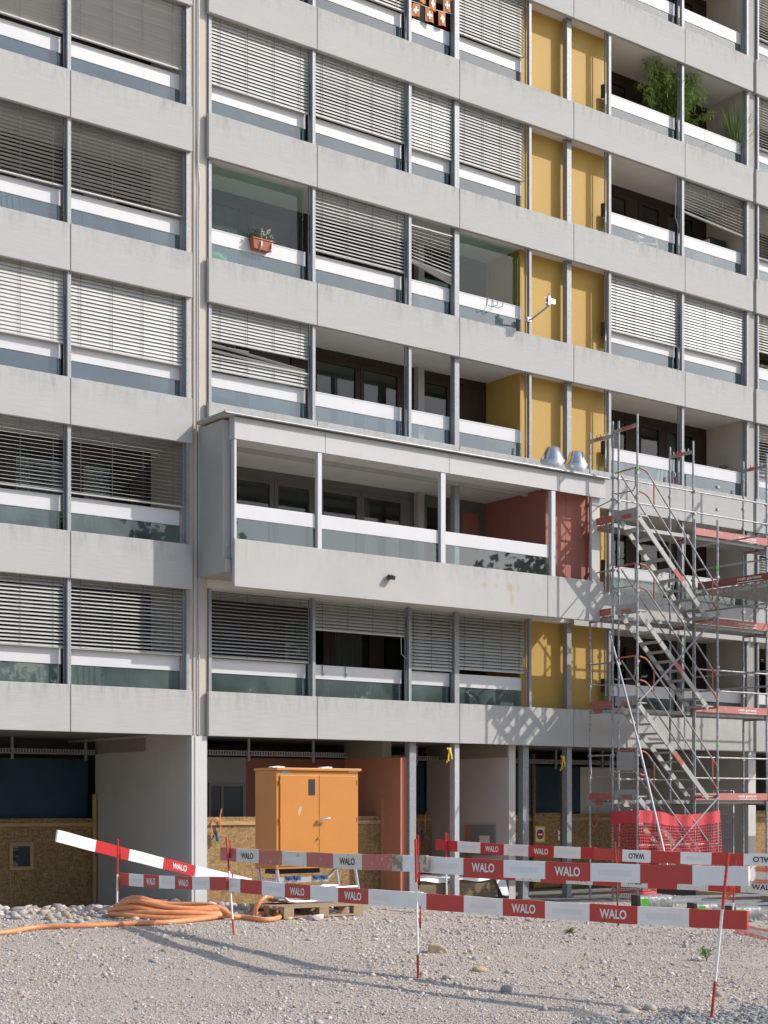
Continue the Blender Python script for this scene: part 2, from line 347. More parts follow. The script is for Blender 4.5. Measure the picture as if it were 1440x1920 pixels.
c1 = ramp(t, s1.outputs[0], [(0., (.29,.25,.21)), (.4, (.41,.36,.30)), (.75, (.47,.42,.355)), (1., (.56,.52,.465))])
c2 = ramp(t, s2.outputs[0], [(0., (.32,.275,.23)), (.5, (.43,.375,.31)), (1., (.52,.47,.405))])
cc = mix(t, .5, c1, c2); bigf = noise(t, v, .55, 5); cc = mix(t, ramp(t, bigf, [(.4, 0.), (.7, .55)]), cc, (.46,.405,.34))
t.links.new(cc, b.inputs['Base Color']); b.inputs['Roughness'].default_value = .9; b.inputs['Specular IOR Level'].default_value = .2
hh = mix(t, .5, vo.outputs['Distance'], vo2.outputs['Distance']); bump(t, b, hh, .55, -.012)
me.materials.append(gm); og = bpy.data.objects.new("ground", me); SC.collection.objects.link(og); og['kind'] = 'structure'
sm = MB(); sm.box(-30, 40, -.9, 14, -.4, -.012); ofl = sm.build('floor', K['slab']); ofl['kind'] = 'structure'

# ------------------------------------------------------------------ the apartment building
ST = 2.72
def PB(k): return 3.366+ST*k
def PT(k): return 4.204+ST*k
B = thing('apartment_building', 'concrete apartment block with long parapet bands, grey blinds and ochre panels', 'building')
NL = 8
JO = [[-9.9,-6.45,-2.815,-.335], [0,2.473,6.114,9.425,13.06,15.531], [15.63,18.1,21.7]]
for k in range(NL):
    for js in JO:
        for a, c in zip(js, js[1:]):
            if k == 1 and 0 <= a < 9.4: continue
            MB().box(a+.007, c-.007, 0, .09, PB(k), PT(k)).build('parapet', K['panel'], B, bevel=.008)
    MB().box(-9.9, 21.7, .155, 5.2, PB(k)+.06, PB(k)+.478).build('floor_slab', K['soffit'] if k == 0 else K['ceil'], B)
MB().box(-9.9, 21.7, 5.2, 5.4, 0, PT(7)+.3).build('rear_wall', K['darkin'], B)
MB().box(-9.9, 21.7, .05, 5.4, PT(7)+.3, PT(7)+.6).build('roof', K['rawconc'], B)
for x0, x1 in ((-9.9,-9.7), (21.5,21.7)): MB().box(x0, x1, .14, 5.19, 0, PT(7)+.3).build('end_wall', K['rawconc'], B)
# piers between the sections
p = MB(); p.box(-.40, .05, .13, 5.19, PB(0)+.02, PT(7)+.2); p.box(-.26, -.19, .10, .13, PB(0), PT(7)+.2); p.box(-.13, -.02, .115, .13, PB(0), PT(7)+.2); p.build('pier', K['pier'], B)
p = MB(); p.box(-.31, .02, .09, .25, 0, PB(0)+.0); p.box(-.245, -.20, .075, .09, .0, PB(0)-.003); p.build('pier_foot', K['gflight'], B)
MB().tube([(-.165,.07,PB(0)+.02),(-.165,.07,13.1),(-.15,.075,13.6),(-.19,.075,14.2),(-.175,.07,14.8),(-.165,.07,PT(7))], .018, 8).build('drain_pipe', K['galvlight'], B)
p = MB(); p.box(15.46, 15.72, .118, 5.19, PB(0)+.02, PT(7)+.2); p.build('pier', K['rawconc'], B)
# mullions and steel columns
for k in range(NL-1):
    z0, z1 = PT(k)-.1, PB(k+1)+.06
    skip = (k == 1)
    for x0, x1 in ((-5.25,-5.16), (-2.86,-2.77), (-.455,-.37), (.06,.12), (2.385,2.475), (4.785,4.875), (8.125,8.21), (10.565,10.66), (13.0,13.095), (15.385,15.45), (15.735,15.81), (18.0,18.1)):
        if skip and 0 < x0 < 8.3: continue
        y0 = .055 if x1-x0 > .07 else .09
        m_ = MB(); m_.box(x0+.014 if x1-x0 > .07 else x0, x1-.008 if x1-x0 > .07 else x1, y0, y0+.085, z0, z1); m_.box(x0-.012, x0+.004, y0+.10, y0+.13, z0, z1); m_.box(x1-.004, x1+.012, y0+.10, y0+.13, z0, z1)
        m_.build('mullion', K['galv'], B)
    for x0, x1, y0 in ((6.06,6.185,.10), (9.37,9.505,.16)):
        c_ = MB(); c_.box(x0, x1, y0, y0+.014, z0, z1); c_.box(x0, x1, y0+.13, y0+.144, z0, z1); c_.box(x0+.002, x0+.016, y0+.014, y0+.13, z0, z1); c_.box(x1-.07, x1-.056, y0+.014, y0+.13, z0, z1)
        c_.build('steel_column', K['galv'], B)
    # ochre cupboard between the two flats
    y_ = MB()
    if k == 1: y_.box(9.42, 10.84, .40, .44, z0-.25, z1)
    else:
        y_.box(8.19, 9.40, .40, .44, z0-.25, z1); y_.box(9.403, 10.84, .403, .44, z0-.25, z1); [y_.box(8.085, 8.19, .30+.096*q, .30+.096*q+.089, z0-.25, z1-.001) for q in range(12)]; y_.box(8.095, 8.18, .301, 1.44, z0-.249, z1-.002)
    y_.box(10.80, 10.839, .441, 1.45, z0-.25, z1-.001)
    y_.build('ochre_panel', K['yellow'], B)
    MB().box(10.50, 10.545, .16, .24, PT(k)+.45, PT(k)+.75).build('door_latch', K['black'], B)
# rear wall of the loggias with windows
def window(x0, x1, k, fm, curtain=None, y=1.45, solid=False):
    z0, z1 = PB(k)+.478, PB(k+1)+.06
    f = MB(); w_ = .085
    f.box(x0, x0+w_, y-.02, y+.05, z0, z1-.15); f.box(x1-w_, x1, y-.02, y+.05, z0, z1-.15); f.box(x0+w_, x1-w_, y-.02, y+.05, z0, z0+.12); f.box(x0+w_, x1-w_, y-.02, y+.05, z1-.26, z1-.15)
    o = f.build('window', fm, B)
    if solid: MB().box(x0+w_, x1-w_, y+.01, y+.04, z0+.12, z1-.26).build('panel', fm if solid is True else solid, o)
    else:
        MB().box(x0+w_, x1-w_, y+.015, y+.023, z0+.12, z1-.26).build('pane', K['pane'], o)
        if curtain:
            c = MB(); n = max(8, int((x1-x0)*curtain*34)); xs = [x0+w_+(x1-x0-2*w_)*curtain*i/n for i in range(n+1)]
            ys = [y+.16+.03*math.sin(i*1.9)+.012*math.sin(i*.7) for i in range(n+1)]
            vs = [(a, b_, z0+.1) for a, b_ in zip(xs, ys)]+[(a, b_, z1-.2) for a, b_ in zip(xs, ys)]
            c.add(vs, [(i, i+1, n+2+i, n+1+i) for i in range(n)], True); c.build('curtain', K['curtain'], o)
def rear(x0, x1, k, wins, fm, wall=None):
    z0, z1 = PB(k)+.478, PB(k+1)+.06
    m_ = MB(); m_.box(x0, x1, 1.42, 1.52, z1-.149, z1-.001); e = x0
    for wn in sorted(wins):
        if wn[0] > e+.01: m_.box(e, wn[0]-.002, 1.44, 1.52, z0, z1-.15)
        e = wn[1]+.002
    if e < x1-.01: m_.box(e, x1, 1.44, 1.52, z0, z1-.15)
    m_.build('loggia_wall', wall or fm, B)
    for wn in wins: window(wn[0], wn[1], k, wn[3] if len(wn) > 3 else fm, wn[2] if len(wn) > 2 else None, solid=(wn[4] if len(wn) > 4 else False))
br, gr_ = K['brownframe'], K['greyframe']
for k in range(NL-1):
    A_open = k in (0, 1, 3)
    rear(-9.7, -.41, k, [(-4.7,-3.55,.6), (-3.3,-2.15,.35), (-1.95,-.8,.5)] if A_open else [], br)
    rear(.06, 8.04, k, {1: [(1.40,2.37,0), (2.40,3.34,0), (3.52,4.56,0), (4.58,5.73,.3), (6.28,7.03,0), (7.30,7.95,0,gr_,K['redpanel'])],
                        2: [(.5,1.6,.5), (1.7,2.9,0), (3.36,4.52,0), (4.57,5.64,0), (6.16,7.03,0)],
                        3: [(.5,1.65,1.), (1.75,2.9,.9), (3.1,4.2,.3), (6.2,7.2,0)], 0: [(2.55,3.7,.8), (3.8,4.9,.9), (5.1,6.,0)]}.get(k, []), gr_ if k == 1 else br)
    rear(10.845, 15.45, k, [(10.95,11.86,0), (11.98,12.62,.4), (12.98,13.78,0), (13.92,15.0,.5)] if k != 3 else [], br)
    rear(15.73, 21.4, k, [(15.9,17.0,.5), (17.2,18.3,0)], br)
    for x0, x1 in ((15.40,15.455), (-.455,-.402)):
        MB().box(x0, x1, .16, 1.41, PB(k)+.479, PB(k+1)+.059).build('side_wall', K['beigewall'], B)
    cc_ = MB(); cc_.box(5.985, 6.15, 1.25, 1.41, PB(k)+.479, PB(k+1)+.059); cc_.build('inner_post', K['rawconc'], B)
# bays: railing, glass below it, blind in front
def blind(x0, x1, k, zb=.69, tilt=57, pitch=.0705, zb2=None, mat='blind', top=0., fan=0, y=.185):
    zt = PB(k+1)+.02-top; zl, zr = PT(k)+zb, PT(k)+(zb if zb2 is None else zb2)
    n = int((zt-max(zl, zr))/pitch)+1; m_ = MB(); w_ = .084
    x0 += .018; x1 -= .018; N_ = 5
    for i in range(n+1):
        f = i/max(1, n); a = zl+(zt-zl)*f; c = zr+(zt-zr)*f
        th = math.radians(tilt+R.uniform(-2.5, 2.5)+fan*(1-f)); dx = R.uniform(-.004, .004); sag = R.uniform(-.002, .002)
        L = []
        for (xx, zz) in ((x0, a), ((x0+x1)/2, (a+c)/2+sag), (x1, c)):
            row = []
            for j in range(N_):
                u = j/(N_-1)-.5; cv = .0075*(1-4*u*u)
                row.append((xx+dx, y-u*w_*math.cos(th)-cv*math.sin(th), zz-u*w_*math.sin(th)+cv*math.cos(th)))
            L.append(row)
        vs = [q for row in L for q in row]
        m_.add(vs, [(r_*N_+j, r_*N_+j+1, (r_+1)*N_+j+1, (r_+1)*N_+j) for r_ in range(2) for j in range(N_-1)], True)
    m_.bar((x0, y, zl-.028), (x1, y, zr-.028), .055, .026)
    nc = 3 if x1-x0 < 1.6 else 4
    for i in range(nc):
        f = .09+.82*i/(nc-1); xx = x0+(x1-x0)*f; z_ = zl+(zr-zl)*f
        m_.box(xx-.004, xx+.004, y-.042, y-.039, z_-.02, zt, 1)
    m_.box(x0, x1, y-.05, y+.05, zt+.012, zt+.04)
    m_.build('blind', [K[mat], K['cord']], B)
def bay(x0, x1, k, g='glassrail', rail=True):
    T = PT(k)
    r_ = MB(); r_.box(x0+.012, x1-.012, .262, .30, T+.372, T+.64); r_.box(x0+.012, x1-.012, .255, .308, T+.628, T+.652)
    for xx in (x0+.03, x1-.05): r_.box(xx, xx+.02, .302, .33, T-.2, T+.62)
    r_.build('railing', K['rail'], B, bevel=.004)
    MB().box(x0+.012, x1-.012, .276, .284, T-.12, T+.366).build('glass_panel', K[g], B)
BA = [(-5.16,-2.86), (-2.77,-.455)]
BB = [(.12,2.385), (2.475,4.785), (4.875,6.06), (6.185,8.10)]
BC = [(10.66,13.0), (13.095,15.385)]
BD = [(15.81,18.0)]
for k in range(NL-1):
    g = 'glassdirty' if k <= 1 else 'glassrail'
    for x0, x1 in BA+([] if k == 1 else BB)+BC+BD: bay(x0, x1, k, g)
SPA = {0: dict(tilt=27), 1: dict(tilt=9, zb=.74), 2: dict(tilt=64, zb=.66), 3: dict(tilt=-4, zb=.72), 4: dict(tilt=-48, zb=.74), 5: dict(tilt=55), 6: dict(tilt=55)}
for k, sp in SPA.items():
    for i, (x0, x1) in enumerate(BA):
        q = dict(sp)
        if i == 0: q['tilt'] = q['tilt']+(4 if k != 0 else 9)
        blind(x0, x1, k, **q)
blind(*BB[0], 0, tilt=24, zb=.70); blind(*BB[1], 0, tilt=50, zb=1.37); blind(*BB[2], 0, tilt=48, zb=.72); blind(*BB[3], 0, tilt=50, zb=.78)
blind(*BB[0], 2, tilt=56, zb=1.26, mat='blind'); blind(*BB[0], 2, tilt=52, zb=.70, top=1.0)
m_ = MB()
for (za, zc, xa, xc) in ((1.15,.99,.16,2.3), (1.12,1.13,.16,1.0), (1.03,.95,.16,2.34)):
    m_.obox(((xa+xc)/2,.185,PT(2)+(za+zc)/2), ((xc-xa)/2,0,(zc-za)/2), (0,.03,-.014), (0,.0006,.0012))
m_.build('bent_slat', K['blind'], B)
blind(*BB[1], 3, tilt=42, zb=.74); blind(*BB[2], 3, tilt=24, zb=1.05, zb2=.92, top=.20, fan=12)
m_ = MB()
for j in range(5): m_.bar((BB[2][0]+.03, .18, PT(3)+1.03-.012*j), (BB[2][1]-.03, .18, PT(3)+.92-.05*j), .07, .003)
m_.build('hanging_slat', K['blind'], B)
for k in (4, 5, 6):
    for i, (x0, x1) in enumerate(BB):
        if k == 5 and i == 2: continue
        blind(x0, x1, k, tilt=(62, 56, 64, 57)[i]+(k-4)*2, zb=(.67,.70,.66,.70)[i])
blind(*BC[0], 3, tilt=60, zb=.64); blind(*BC[1], 3, tilt=64, zb=.67); blind(*BC[1], 4, tilt=24, zb=1.20, zb2=1.06, pitch=.064, fan=6)
for k, tl, zb in ((6,40,.7), (5,34,.68), (4,18,.66), (3,50,1.05), (2,20,.68), (1,22,.7)): blind(*BD[0], k, tilt=tl, zb=zb)
for x0, x1 in (BB[0], BB[3]):   # extra glazing above the rail on two bays
    MB().box(x0+.02, x1-.02, .33, .337, PT(3)+.65, PB(4)-.0).build('glazing', K['glazing'], B)
# ------------------------------------------------------------------ projecting loggia (parts of the building)
X9 = 9.36
P_ = lambda mb, n, m, bev=0: mb.build(n, m, B, bevel=bev)
P_(MB().box(-.165, X9-.02, -.87, .125, 6.33, 6.56), 'bay_floor', K['rawconc'])
for a, c in ((-.04,7.70), (7.715,X9)): P_(MB().box(a, c, -1.0, -.90, 6.06, 6.935), 'bay_parapet', K['boxpanel'], .008)
sw = MB(); sw.box(-.17, .0, -.80, .095, 6.332, 9.13); P_(sw, 'bay_side_wall', K['rawconc'], .01)
sw = MB(); sw.box(.005, .06, -.86, -.70, 6.60, 8.70); P_(sw, 'bay_trim', K['whitepost']); P_(MB().box(-.04, -.002, -.964, -.803, 8.757, 9.165), 'bay_trim', K['greyfascia'])
for a, c in ((-.04,1.968), (1.978,5.009), (5.019,8.05), (8.06,9.42)): P_(MB().box(a, c, -1.0, -.965, 8.757, 9.165), 'bay_fascia', K['greyfascia'], .003)
rf = MB(); rf.box(-.27, 9.44, -1.05, .0, 9.185, 9.225, 0); rf.box(-.29, 9.46, -1.075, -1.05, 9.165, 9.235, 0); rf.tube([(-.29,-1.085,9.185),(9.46,-1.085,9.185)], .022, 8, 0)
rf.box(-.25, -.045, -1.045, .0, 9.167, 9.184, 1)
for i in range(27):
    x = -.05+i*.355; rf.prism([(x-.045,9.226),(x,9.262),(x+.045,9.226)], -1.045, -.02, 0)
P_(rf, 'bay_roof', [K['roofmetal'], K['beigewall']])
P_(MB().box(.0, 9.3, -.96, .125, 8.88, 8.92), 'bay_ceiling', K['ceil'])
for a, c in ((-.035,.01), (1.81,1.905), (4.81,4.93), (7.83,7.945)):
    ps = MB(); ps.box(a, c, -.985, -.965, 6.936, 8.756); ps.box(a+.02, c-.005, -.964, -.86, 6.936, 8.756); P_(ps, 'bay_post', K['whitepost'], .003)
for a, c in ((.02,1.80), (1.915,4.80), (4.94,7.82)):
    P_(MB().box(a, c, -.92, -.885, 7.33, 7.592), 'bay_railing', K['rail'], .004); P_(MB().box(a, c, -.905, -.897, 6.85, 7.325), 'bay_glass', K['glassbox'])
rp = MB(); rp.box(8.05, 8.12, -.60, 1.44, 6.57, 8.865); rp.box(8.0, 8.049, -.62, -.50, 6.57, 8.865); rp.box(8.121, 8.60, -.60, -.55, 6.57, 8.865); rp.box(8.608, 9.42, -.60, -.55, 6.57, 8.865); P_(rp, 'red_panel', K['redpanel'])
P_(MB().box(9.10, 9.345, -.90, -.83, 6.56, 8.87), 'bay_end_post', K['gflight'], .006)
P_(MB().box(9.20, 9.33, -.549, .09, 6.57, 8.87), 'bay_end_wall', K['gfwall'])
# ------------------------------------------------------------------ open ground floor
P_(MB().box(-.30, -.03, .25, 4.1, 0, PB(0)+.055), 'fire_wall', K['gfwall'])
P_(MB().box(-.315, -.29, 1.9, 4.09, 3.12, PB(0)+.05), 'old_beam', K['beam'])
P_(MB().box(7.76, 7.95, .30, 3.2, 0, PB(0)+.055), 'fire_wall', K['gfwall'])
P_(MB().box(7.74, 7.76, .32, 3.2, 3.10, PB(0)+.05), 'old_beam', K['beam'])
P_(MB().box(15.52, 15.75, .2, 4.4, 0, PB(0)+.055), 'fire_wall', K['gfwall'])
P_(MB().box(15.44, 15.72, .09, .2, 0, PB(0)), 'pier_foot', K['gflight'])
cw = MB(); cw.box(4.77, 4.98, .30, 2.3, 0, 3.05); P_(cw, 'coral_wall', K['coral']); P_(MB().box(XY(462,2.3), 4.769, 2.31, 2.4, 0, 3.05), 'inner_wall', K['coralshade'])
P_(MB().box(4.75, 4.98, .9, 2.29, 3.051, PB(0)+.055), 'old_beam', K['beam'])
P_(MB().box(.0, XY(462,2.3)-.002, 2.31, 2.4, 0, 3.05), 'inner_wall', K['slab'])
for q in ((-9.6, -.32, 4.4, 4.45, 0, 3.02), (4.99, 7.74, 3.25, 3.3, 0, 3.05), (7.96, 12.9, 3.4, 3.45, 0, 3.02)): P_(MB().box(*q), 'blue_wall', K['bluewall'])
P_(MB().box(12.91, 15.5, 3.4, 3.45, 0, 3.02), 'inner_wall', K['gfwall'])
for x0, x1, y0, dk in ((4.93,5.10,.20,1), (6.06,6.185,.10,0), (8.10,8.27,.22,1), (9.37,9.515,.16,1)):
    c_ = MB(); c_.box(x0, x1, y0, y0+.014, 0, PB(0)+.02); c_.box(x0, x1, y0+.15, y0+.164, 0, PB(0)+.02); c_.box(x0+.002, x0+.016, y0+.014, y0+.15, 0, PB(0)+.02)
    c_.box(x0-.03, x1+.03, y0-.03, y0+.19, -.01, .02); P_(c_, 'steel_column', K['galv'] if dk else K['galvlight'])
fw = MB(); x0, x1 = XY(392,2.25), XY(459,2.25); fw.box(x0, x1, 2.25, 2.30, 2.45, 2.52); fw.box(x0, x1, 2.25, 2.30, 1.75, 1.82); fw.box(x0, x0+.05, 2.25, 2.30, 1.82, 2.45); fw.box(x1-.05, x1, 2.25, 2.30, 1.82, 2.45); xm = XY(415,2.25); fw.box(xm, xm+.05, 2.25, 2.30, 1.82, 2.45)
o = fw.build('cellar_window', K['greyframe'], B); MB().box(x0+.05, x1-.05, 2.27, 2.28, 1.82, 2.45).build('pane', M('dark_pane', (.012,.018,.026), .35, var=0), o)
# ------------------------------------------------------------------ hoardings, cable trays and other ground-floor things
def hoarding(x0, x1, y, zt, label, post=None, window=None, door=None):
    h = thing('osb_hoarding', label, 'hoarding', (x0, y, 0), 0, 'chipboard hoardings on the ground floor')
    m_ = MB(); e = x0; n = 0
    xs = [x0]
    while xs[-1]+1.25 < x1: xs.append(xs[-1]+1.25)
    xs.append(x1)
    for a, c in zip(xs, xs[1:]): m_.box(a+.002, c-.002, y, y+.022, 0, zt)
    m_.build('board', K['osb'], h, loc=(x0, y, 0))
    MB().box(x0, x1, y-.045, y-.002, zt-.16, zt-.09).build('rail', K['batten'], h, loc=(x0, y, 0))
    if post: MB().box(post[0], post[0]+.075, y-.10, y-.046, 0, post[1]).build('post', K['battenz'], h, loc=(x0, y, 0))
    for o in h.children: o.matrix_parent_inverse = h.matrix_basis.inverted() if False else Matrix.Translation((-x0, -y, 0))
    return h
h = hoarding(-9.6, -.33, 4.05, 1.79, 'long chipboard hoarding with a small square window', post=(-.42, 2.28))
def kid(o, root): o.parent = root; o.matrix_parent_inverse = Matrix.Translation(-Vector(root.location)); return o
x0, x1 = XY(18,4.0), XY(63,4.0); z0, z1 = .76, 1.31
f = MB(); f.box(x0, x1, 4.0, 4.045, z0, z0+.07); f.box(x0, x1, 4.0, 4.045, z1-.07, z1); f.box(x0, x0+.07, 4.0, 4.045, z0+.07, z1-.07); f.box(x1-.07, x1, 4.0, 4.045, z0+.07, z1-.07)
fo = kid(f.build('window_frame', K['batten']), h)
po = MB().box(x0+.07, x1-.07, 4.03, 4.04, z0+.07, z1-.07).build('pane', glass('hoarding_pane', (.03,.05,.06), haze=.3, hazecol=(.10,.14,.18), ior=1.7)); po.parent = fo
h2 = hoarding(.03, 4.76, 1.0, 1.83, 'chipboard hoarding behind the orange cabinet, with an orange cable coil', post=(XY(718,.9), 2.2))
h3 = hoarding(4.99, 7.74, 3.0, 1.84, 'narrow chipboard hoarding between the coral wall and the galvanised column')
h4 = hoarding(7.97, 15.5, 3.1, 1.83, 'chipboard hoarding with a door behind the scaffold')
h5 = hoarding(15.77, 21.0, 1.6, 1.9, 'chipboard hoarding at the right edge beyond the concrete pier')
dx0, dx1 = XY(1000,3.05), XY(1052,3.05)
d_ = MB(); d_.box(dx0, dx1, 3.04, 3.07, .03, 1.86); d_.box(dx1, dx1+.05, 2.98, 3.09, 0, 3.3); d_.box(dx0-.05, dx0, 2.98, 3.09, 0, 3.3)
do = kid(d_.build('door', [K['osb']]), h4)
hd = MB(); hd.tube([(dx1-.10,3.03,1.30),(dx1-.10,2.98,1.30),(dx1-.32,2.98,1.30)], .012, 8); hd.box(dx1-.13, dx1-.07, 3.02, 3.04, 1.18, 1.42); hd.build('handle', K['alu']).parent = do
def notice():
    r = thing('warning_notice', 'small white notice with a red round sign and yellow taped border', 'notice', (0,0,0))
    a, c = XY(1005,3.03), XY(1020,3.03); za, zc = onY(1012,1577,3.03).z, onY(1012,1552,3.03).z
    MB().box(a-.04, c+.04, 3.031, 3.033, za-.04, zc+.04).build('tape_border', K['yellowtape'], r)
    MB().box(a, c, 3.027, 3.030, za, zc).build('sheet', K['paper'], r)
    xm, zm = (a+c)/2, za+(zc-za)*.5
    d = MB(); n = 24; d.add([(xm,3.024,zm)]+[(xm+.12*math.cos(6.2832*i/n),3.024,zm+.12*math.sin(6.2832*i/n)) for i in range(n)], [(0,(i+1)%n+1,i+1) for i in range(n)]); d.build('red_disc', K['signred'], r)
    l = MB(); l.box(xm-.07, xm+.07, 3.020, 3.023, zm-.02, zm+.02); l.build('white_bar', K['inkwhite'], r)
    l = MB()
    for q in range(3): l.box(a+.05, c-.05-.03*q, 3.0225, 3.0245, zc-.08-.035*q, zc-.062-.035*q)
    l.build('print_lines', K['ink'], r)
notice()
def tray(x0, x1, y, z, label):
    r = thing('cable_tray', label, 'cable tray', (0,0,0), 0, 'cable trays under the ground-floor ceiling'); m_ = MB()
    m_.box(x0, x1, y, y+.012, z+.08, z+.095); m_.box(x0, x1, y, y+.012, z, z+.015); n = int((x1-x0)/.062)
    for i in range(n): xx = x0+i*.062; m_.box(xx, xx+.034, y, y+.012, z+.015, z+.08)
    m_.box(x0, x1, y+.012, y+.22, z-.004, z); m_.build('rail', K['galv'], r)
    x = x0+.35
    while x < x1: MB().box(x, x+.05, y-.03, y-.002, z-.12, 3.42).build('hanger', K['galv'], r); x += 1.6
tray(-9, -.35, 3.9, 3.10, 'perforated steel cable tray hanging left of the concrete fire wall')
tray(.05, 4.5, 1.85, 3.08, 'perforated steel cable tray hanging above the orange cabinet')
tray(5.0, 7.7, 2.6, 3.08, 'short perforated cable tray behind the pale galvanised column')
tray(8.0, 15.3, 2.9, 3.08, 'long perforated cable tray hanging behind the scaffold')
def coil(c, r0, label, m=K['hose'], n=3, plug=True):
    c = Vector(c); r = thing('cable_coil', label, 'cable', c)
    pts = []
    for i in range(n*16+1):
        a = 6.2832*i/16; rr = r0*(1+.12*math.sin(i*.37)); pts.append((rr*.62*math.cos(a), -.02-.006*(i/16), rr*math.sin(a)))
    pts += [(r0*.5, -.03, r0*1.3), (r0*.7, -.03, r0*2.2)]
    MB().tube(pts, .011, 6).build('cable', m, r)
    if plug: MB().tube([(-.02,-.05,-.05),(.02,-.05,-.26)], .03, 8).build('plug', K['blue'], r)
coil(onY(404,1552,.95), .17, 'orange cable coil with a blue plug hanging near the concrete pier')
coil(onY(790,1552,2.9), .17, 'orange cable coil with a blue plug hanging in the narrow bay', n=2)
coil(onY(1113,1540,3.0), .15, 'thin orange cable loop hanging on chipboard behind the scaffold', n=2, plug=False)
def strip(px, py0, py1, Y, label):
    a, c = onY(px, py0, Y), onY(px+3, py1, Y); m_ = MB()
    for j in range(3):
        vs = []; n = 7
        for i in range(n+1):
            f = i/n; x = a.x+j*.035+.03*math.sin(f*4+j*2); z = a.z+(c.z-a.z)*f*(1-.12*j); vs += [(x,Y-.01*j-.02*math.sin(f*3),z),(x+.05,Y-.01*j-.015*math.sin(f*5),z)]
        m_.add(vs, [(2*i,2*i+1,2*i+3,2*i+2) for i in range(n)], True)
    tag(m_.build('tape', K['yellowtape'], loc=tuple(a)), label, 'tape', 'yellow tape ends')
strip(838, 1402, 1430, .08, 'yellow tape end tied to the pale galvanised column'); strip(1051, 1417, 1445, .14, 'yellow tape end hanging by the chipboard door')
# electric box plate on the second fire wall
r = thing('wall_panel_box', 'grey plate with a red strip and a paper on the concrete wall', 'meter box', (0,0,0))
ya, yc = onX(930,1600,7.76).y, onX(884,1600,7.76).y
MB().box(7.70, 7.758, ya, yc, .95, 1.60).build('plate', K['slab'], r); MB().box(7.69, 7.757, yc+.003, yc+.15, .4, 1.60).build('red_strip', K['coral'], r); MB().box(7.695, 7.699, ya+.15, yc-.35, 1.2, 1.38).build('paper', K['paper'], r)
# stack of boards under a sheet
r = thing('board_stack', 'low stack of brown boards under a white sheet behind the columns', 'boards', (0,0,0))
m_ = MB()
for i in range(9): m_.box(5.15+R.uniform(-.01,.01), 7.5+R.uniform(-.02,.02), .36+R.uniform(-.008,.008), 1.5, .06+.047*i, .06+.047*i+.044)
m_.box(5.4,5.5,.4,1.45,0,.058); m_.box(7.1,7.2,.4,1.45,0,.058); m_.build('board', K['brownply'], r)
sh = MB(); n = 26; vs = []
for i in range(n+1):
    x = 5.05+2.62*i/n
    for (y, z) in ((1.5,.53),(1.0,.515+.01*math.sin(i)),(.5,.52+.012*math.sin(i*1.3)),(.33,.50),(.315+.012*math.sin(i*1.1),.44+.03*math.sin(i*.6)) if i < n-2 else (.30,.10)):
        vs.append((x+(.10 if z < .2 else 0), y, z+(-.02 if i > n-2 else 0)))
sh.add(vs, [(i*5+j, (i+1)*5+j, (i+1)*5+j+1, i*5+j+1) for i in range(n) for j in range(4)], True); sh.build('sheet', K['whiteplast'], r)
# ------------------------------------------------------------------ scaffold along the facade
S = thing('facade_scaffold', 'steel facade scaffold with red toe boards standing along the apartment block', 'scaffold', (11.8,-1,0))
def SB(mb, n, m=None, root=S): o = mb.build(n, m or K['scaf']); kid(o, root); return o
def text(s, h, name, mat, parent, M4, width=None, bold=.012, cond=1.):
    cu = bpy.data.curves.new(name, 'FONT'); cu.body = s; cu.size = h*1.38; cu.offset = bold*h; cu.extrude = .0008; cu.resolution_u = 3; cu.align_x = 'CENTER'
    o = bpy.data.objects.new(name, cu); SC.collection.objects.link(o); bpy.context.view_layer.update()
    me = bpy.data.meshes.new_from_object(o.evaluated_get(bpy.context.evaluated_depsgraph_get())); bpy.data.objects.remove(o); bpy.data.curves.remove(cu)
    xs = [v_.co.x for v_ in me.vertices]; ys = [v_.co.y for v_ in me.vertices]; cx, cy = (min(xs)+max(xs))/2, (min(ys)+max(ys))/2
    sx = (width/(max(xs)-min(xs))) if width else cond; sy = h/(max(ys)-min(ys))
    for v_ in me.vertices: v_.co = M4 @ Vector(((v_.co.x-cx)*sx, (v_.co.y-cy)*sy, v_.co.z))
    me.materials.clear(); me.materials.append(mat); o = bpy.data.objects.new(name, me); SC.collection.objects.link(o)
    if parent: kid(o, parent)
    return o
def frame4(org, ex, n):                        # text frame: x along ex, z out along n
    ex = Vector(ex).normalized(); n = Vector(n); n = (n-ex*n.dot(ex)).normalized(); ey = n.cross(ex)
    m4 = Matrix.Identity(4)
    for i in range(3): m4[i][0] = ex[i]; m4[i][1] = ey[i]; m4[i][2] = n[i]; m4[i][3] = org[i]
    return m4
FX = [9.29, 11.84, 14.38, 16.93]; YI, YO = -.65, -1.35; LV = [2.12, 4.12, 6.12, 8.12]
TOPS = {9.29: (10.24, 10.36), 11.84: (10.28, 10.29), 14.38: (10.28, 10.33), 16.93: (10.3, 10.3)}
def coupler(m_, p, s=.035): m_.obox(p, (s,0,0), (0,s,0), (0,0,s*.8)); m_.tube([Vector(p)+Vector((-.06,0,0)), Vector(p)+Vector((.05,0,0))], .012, 6)
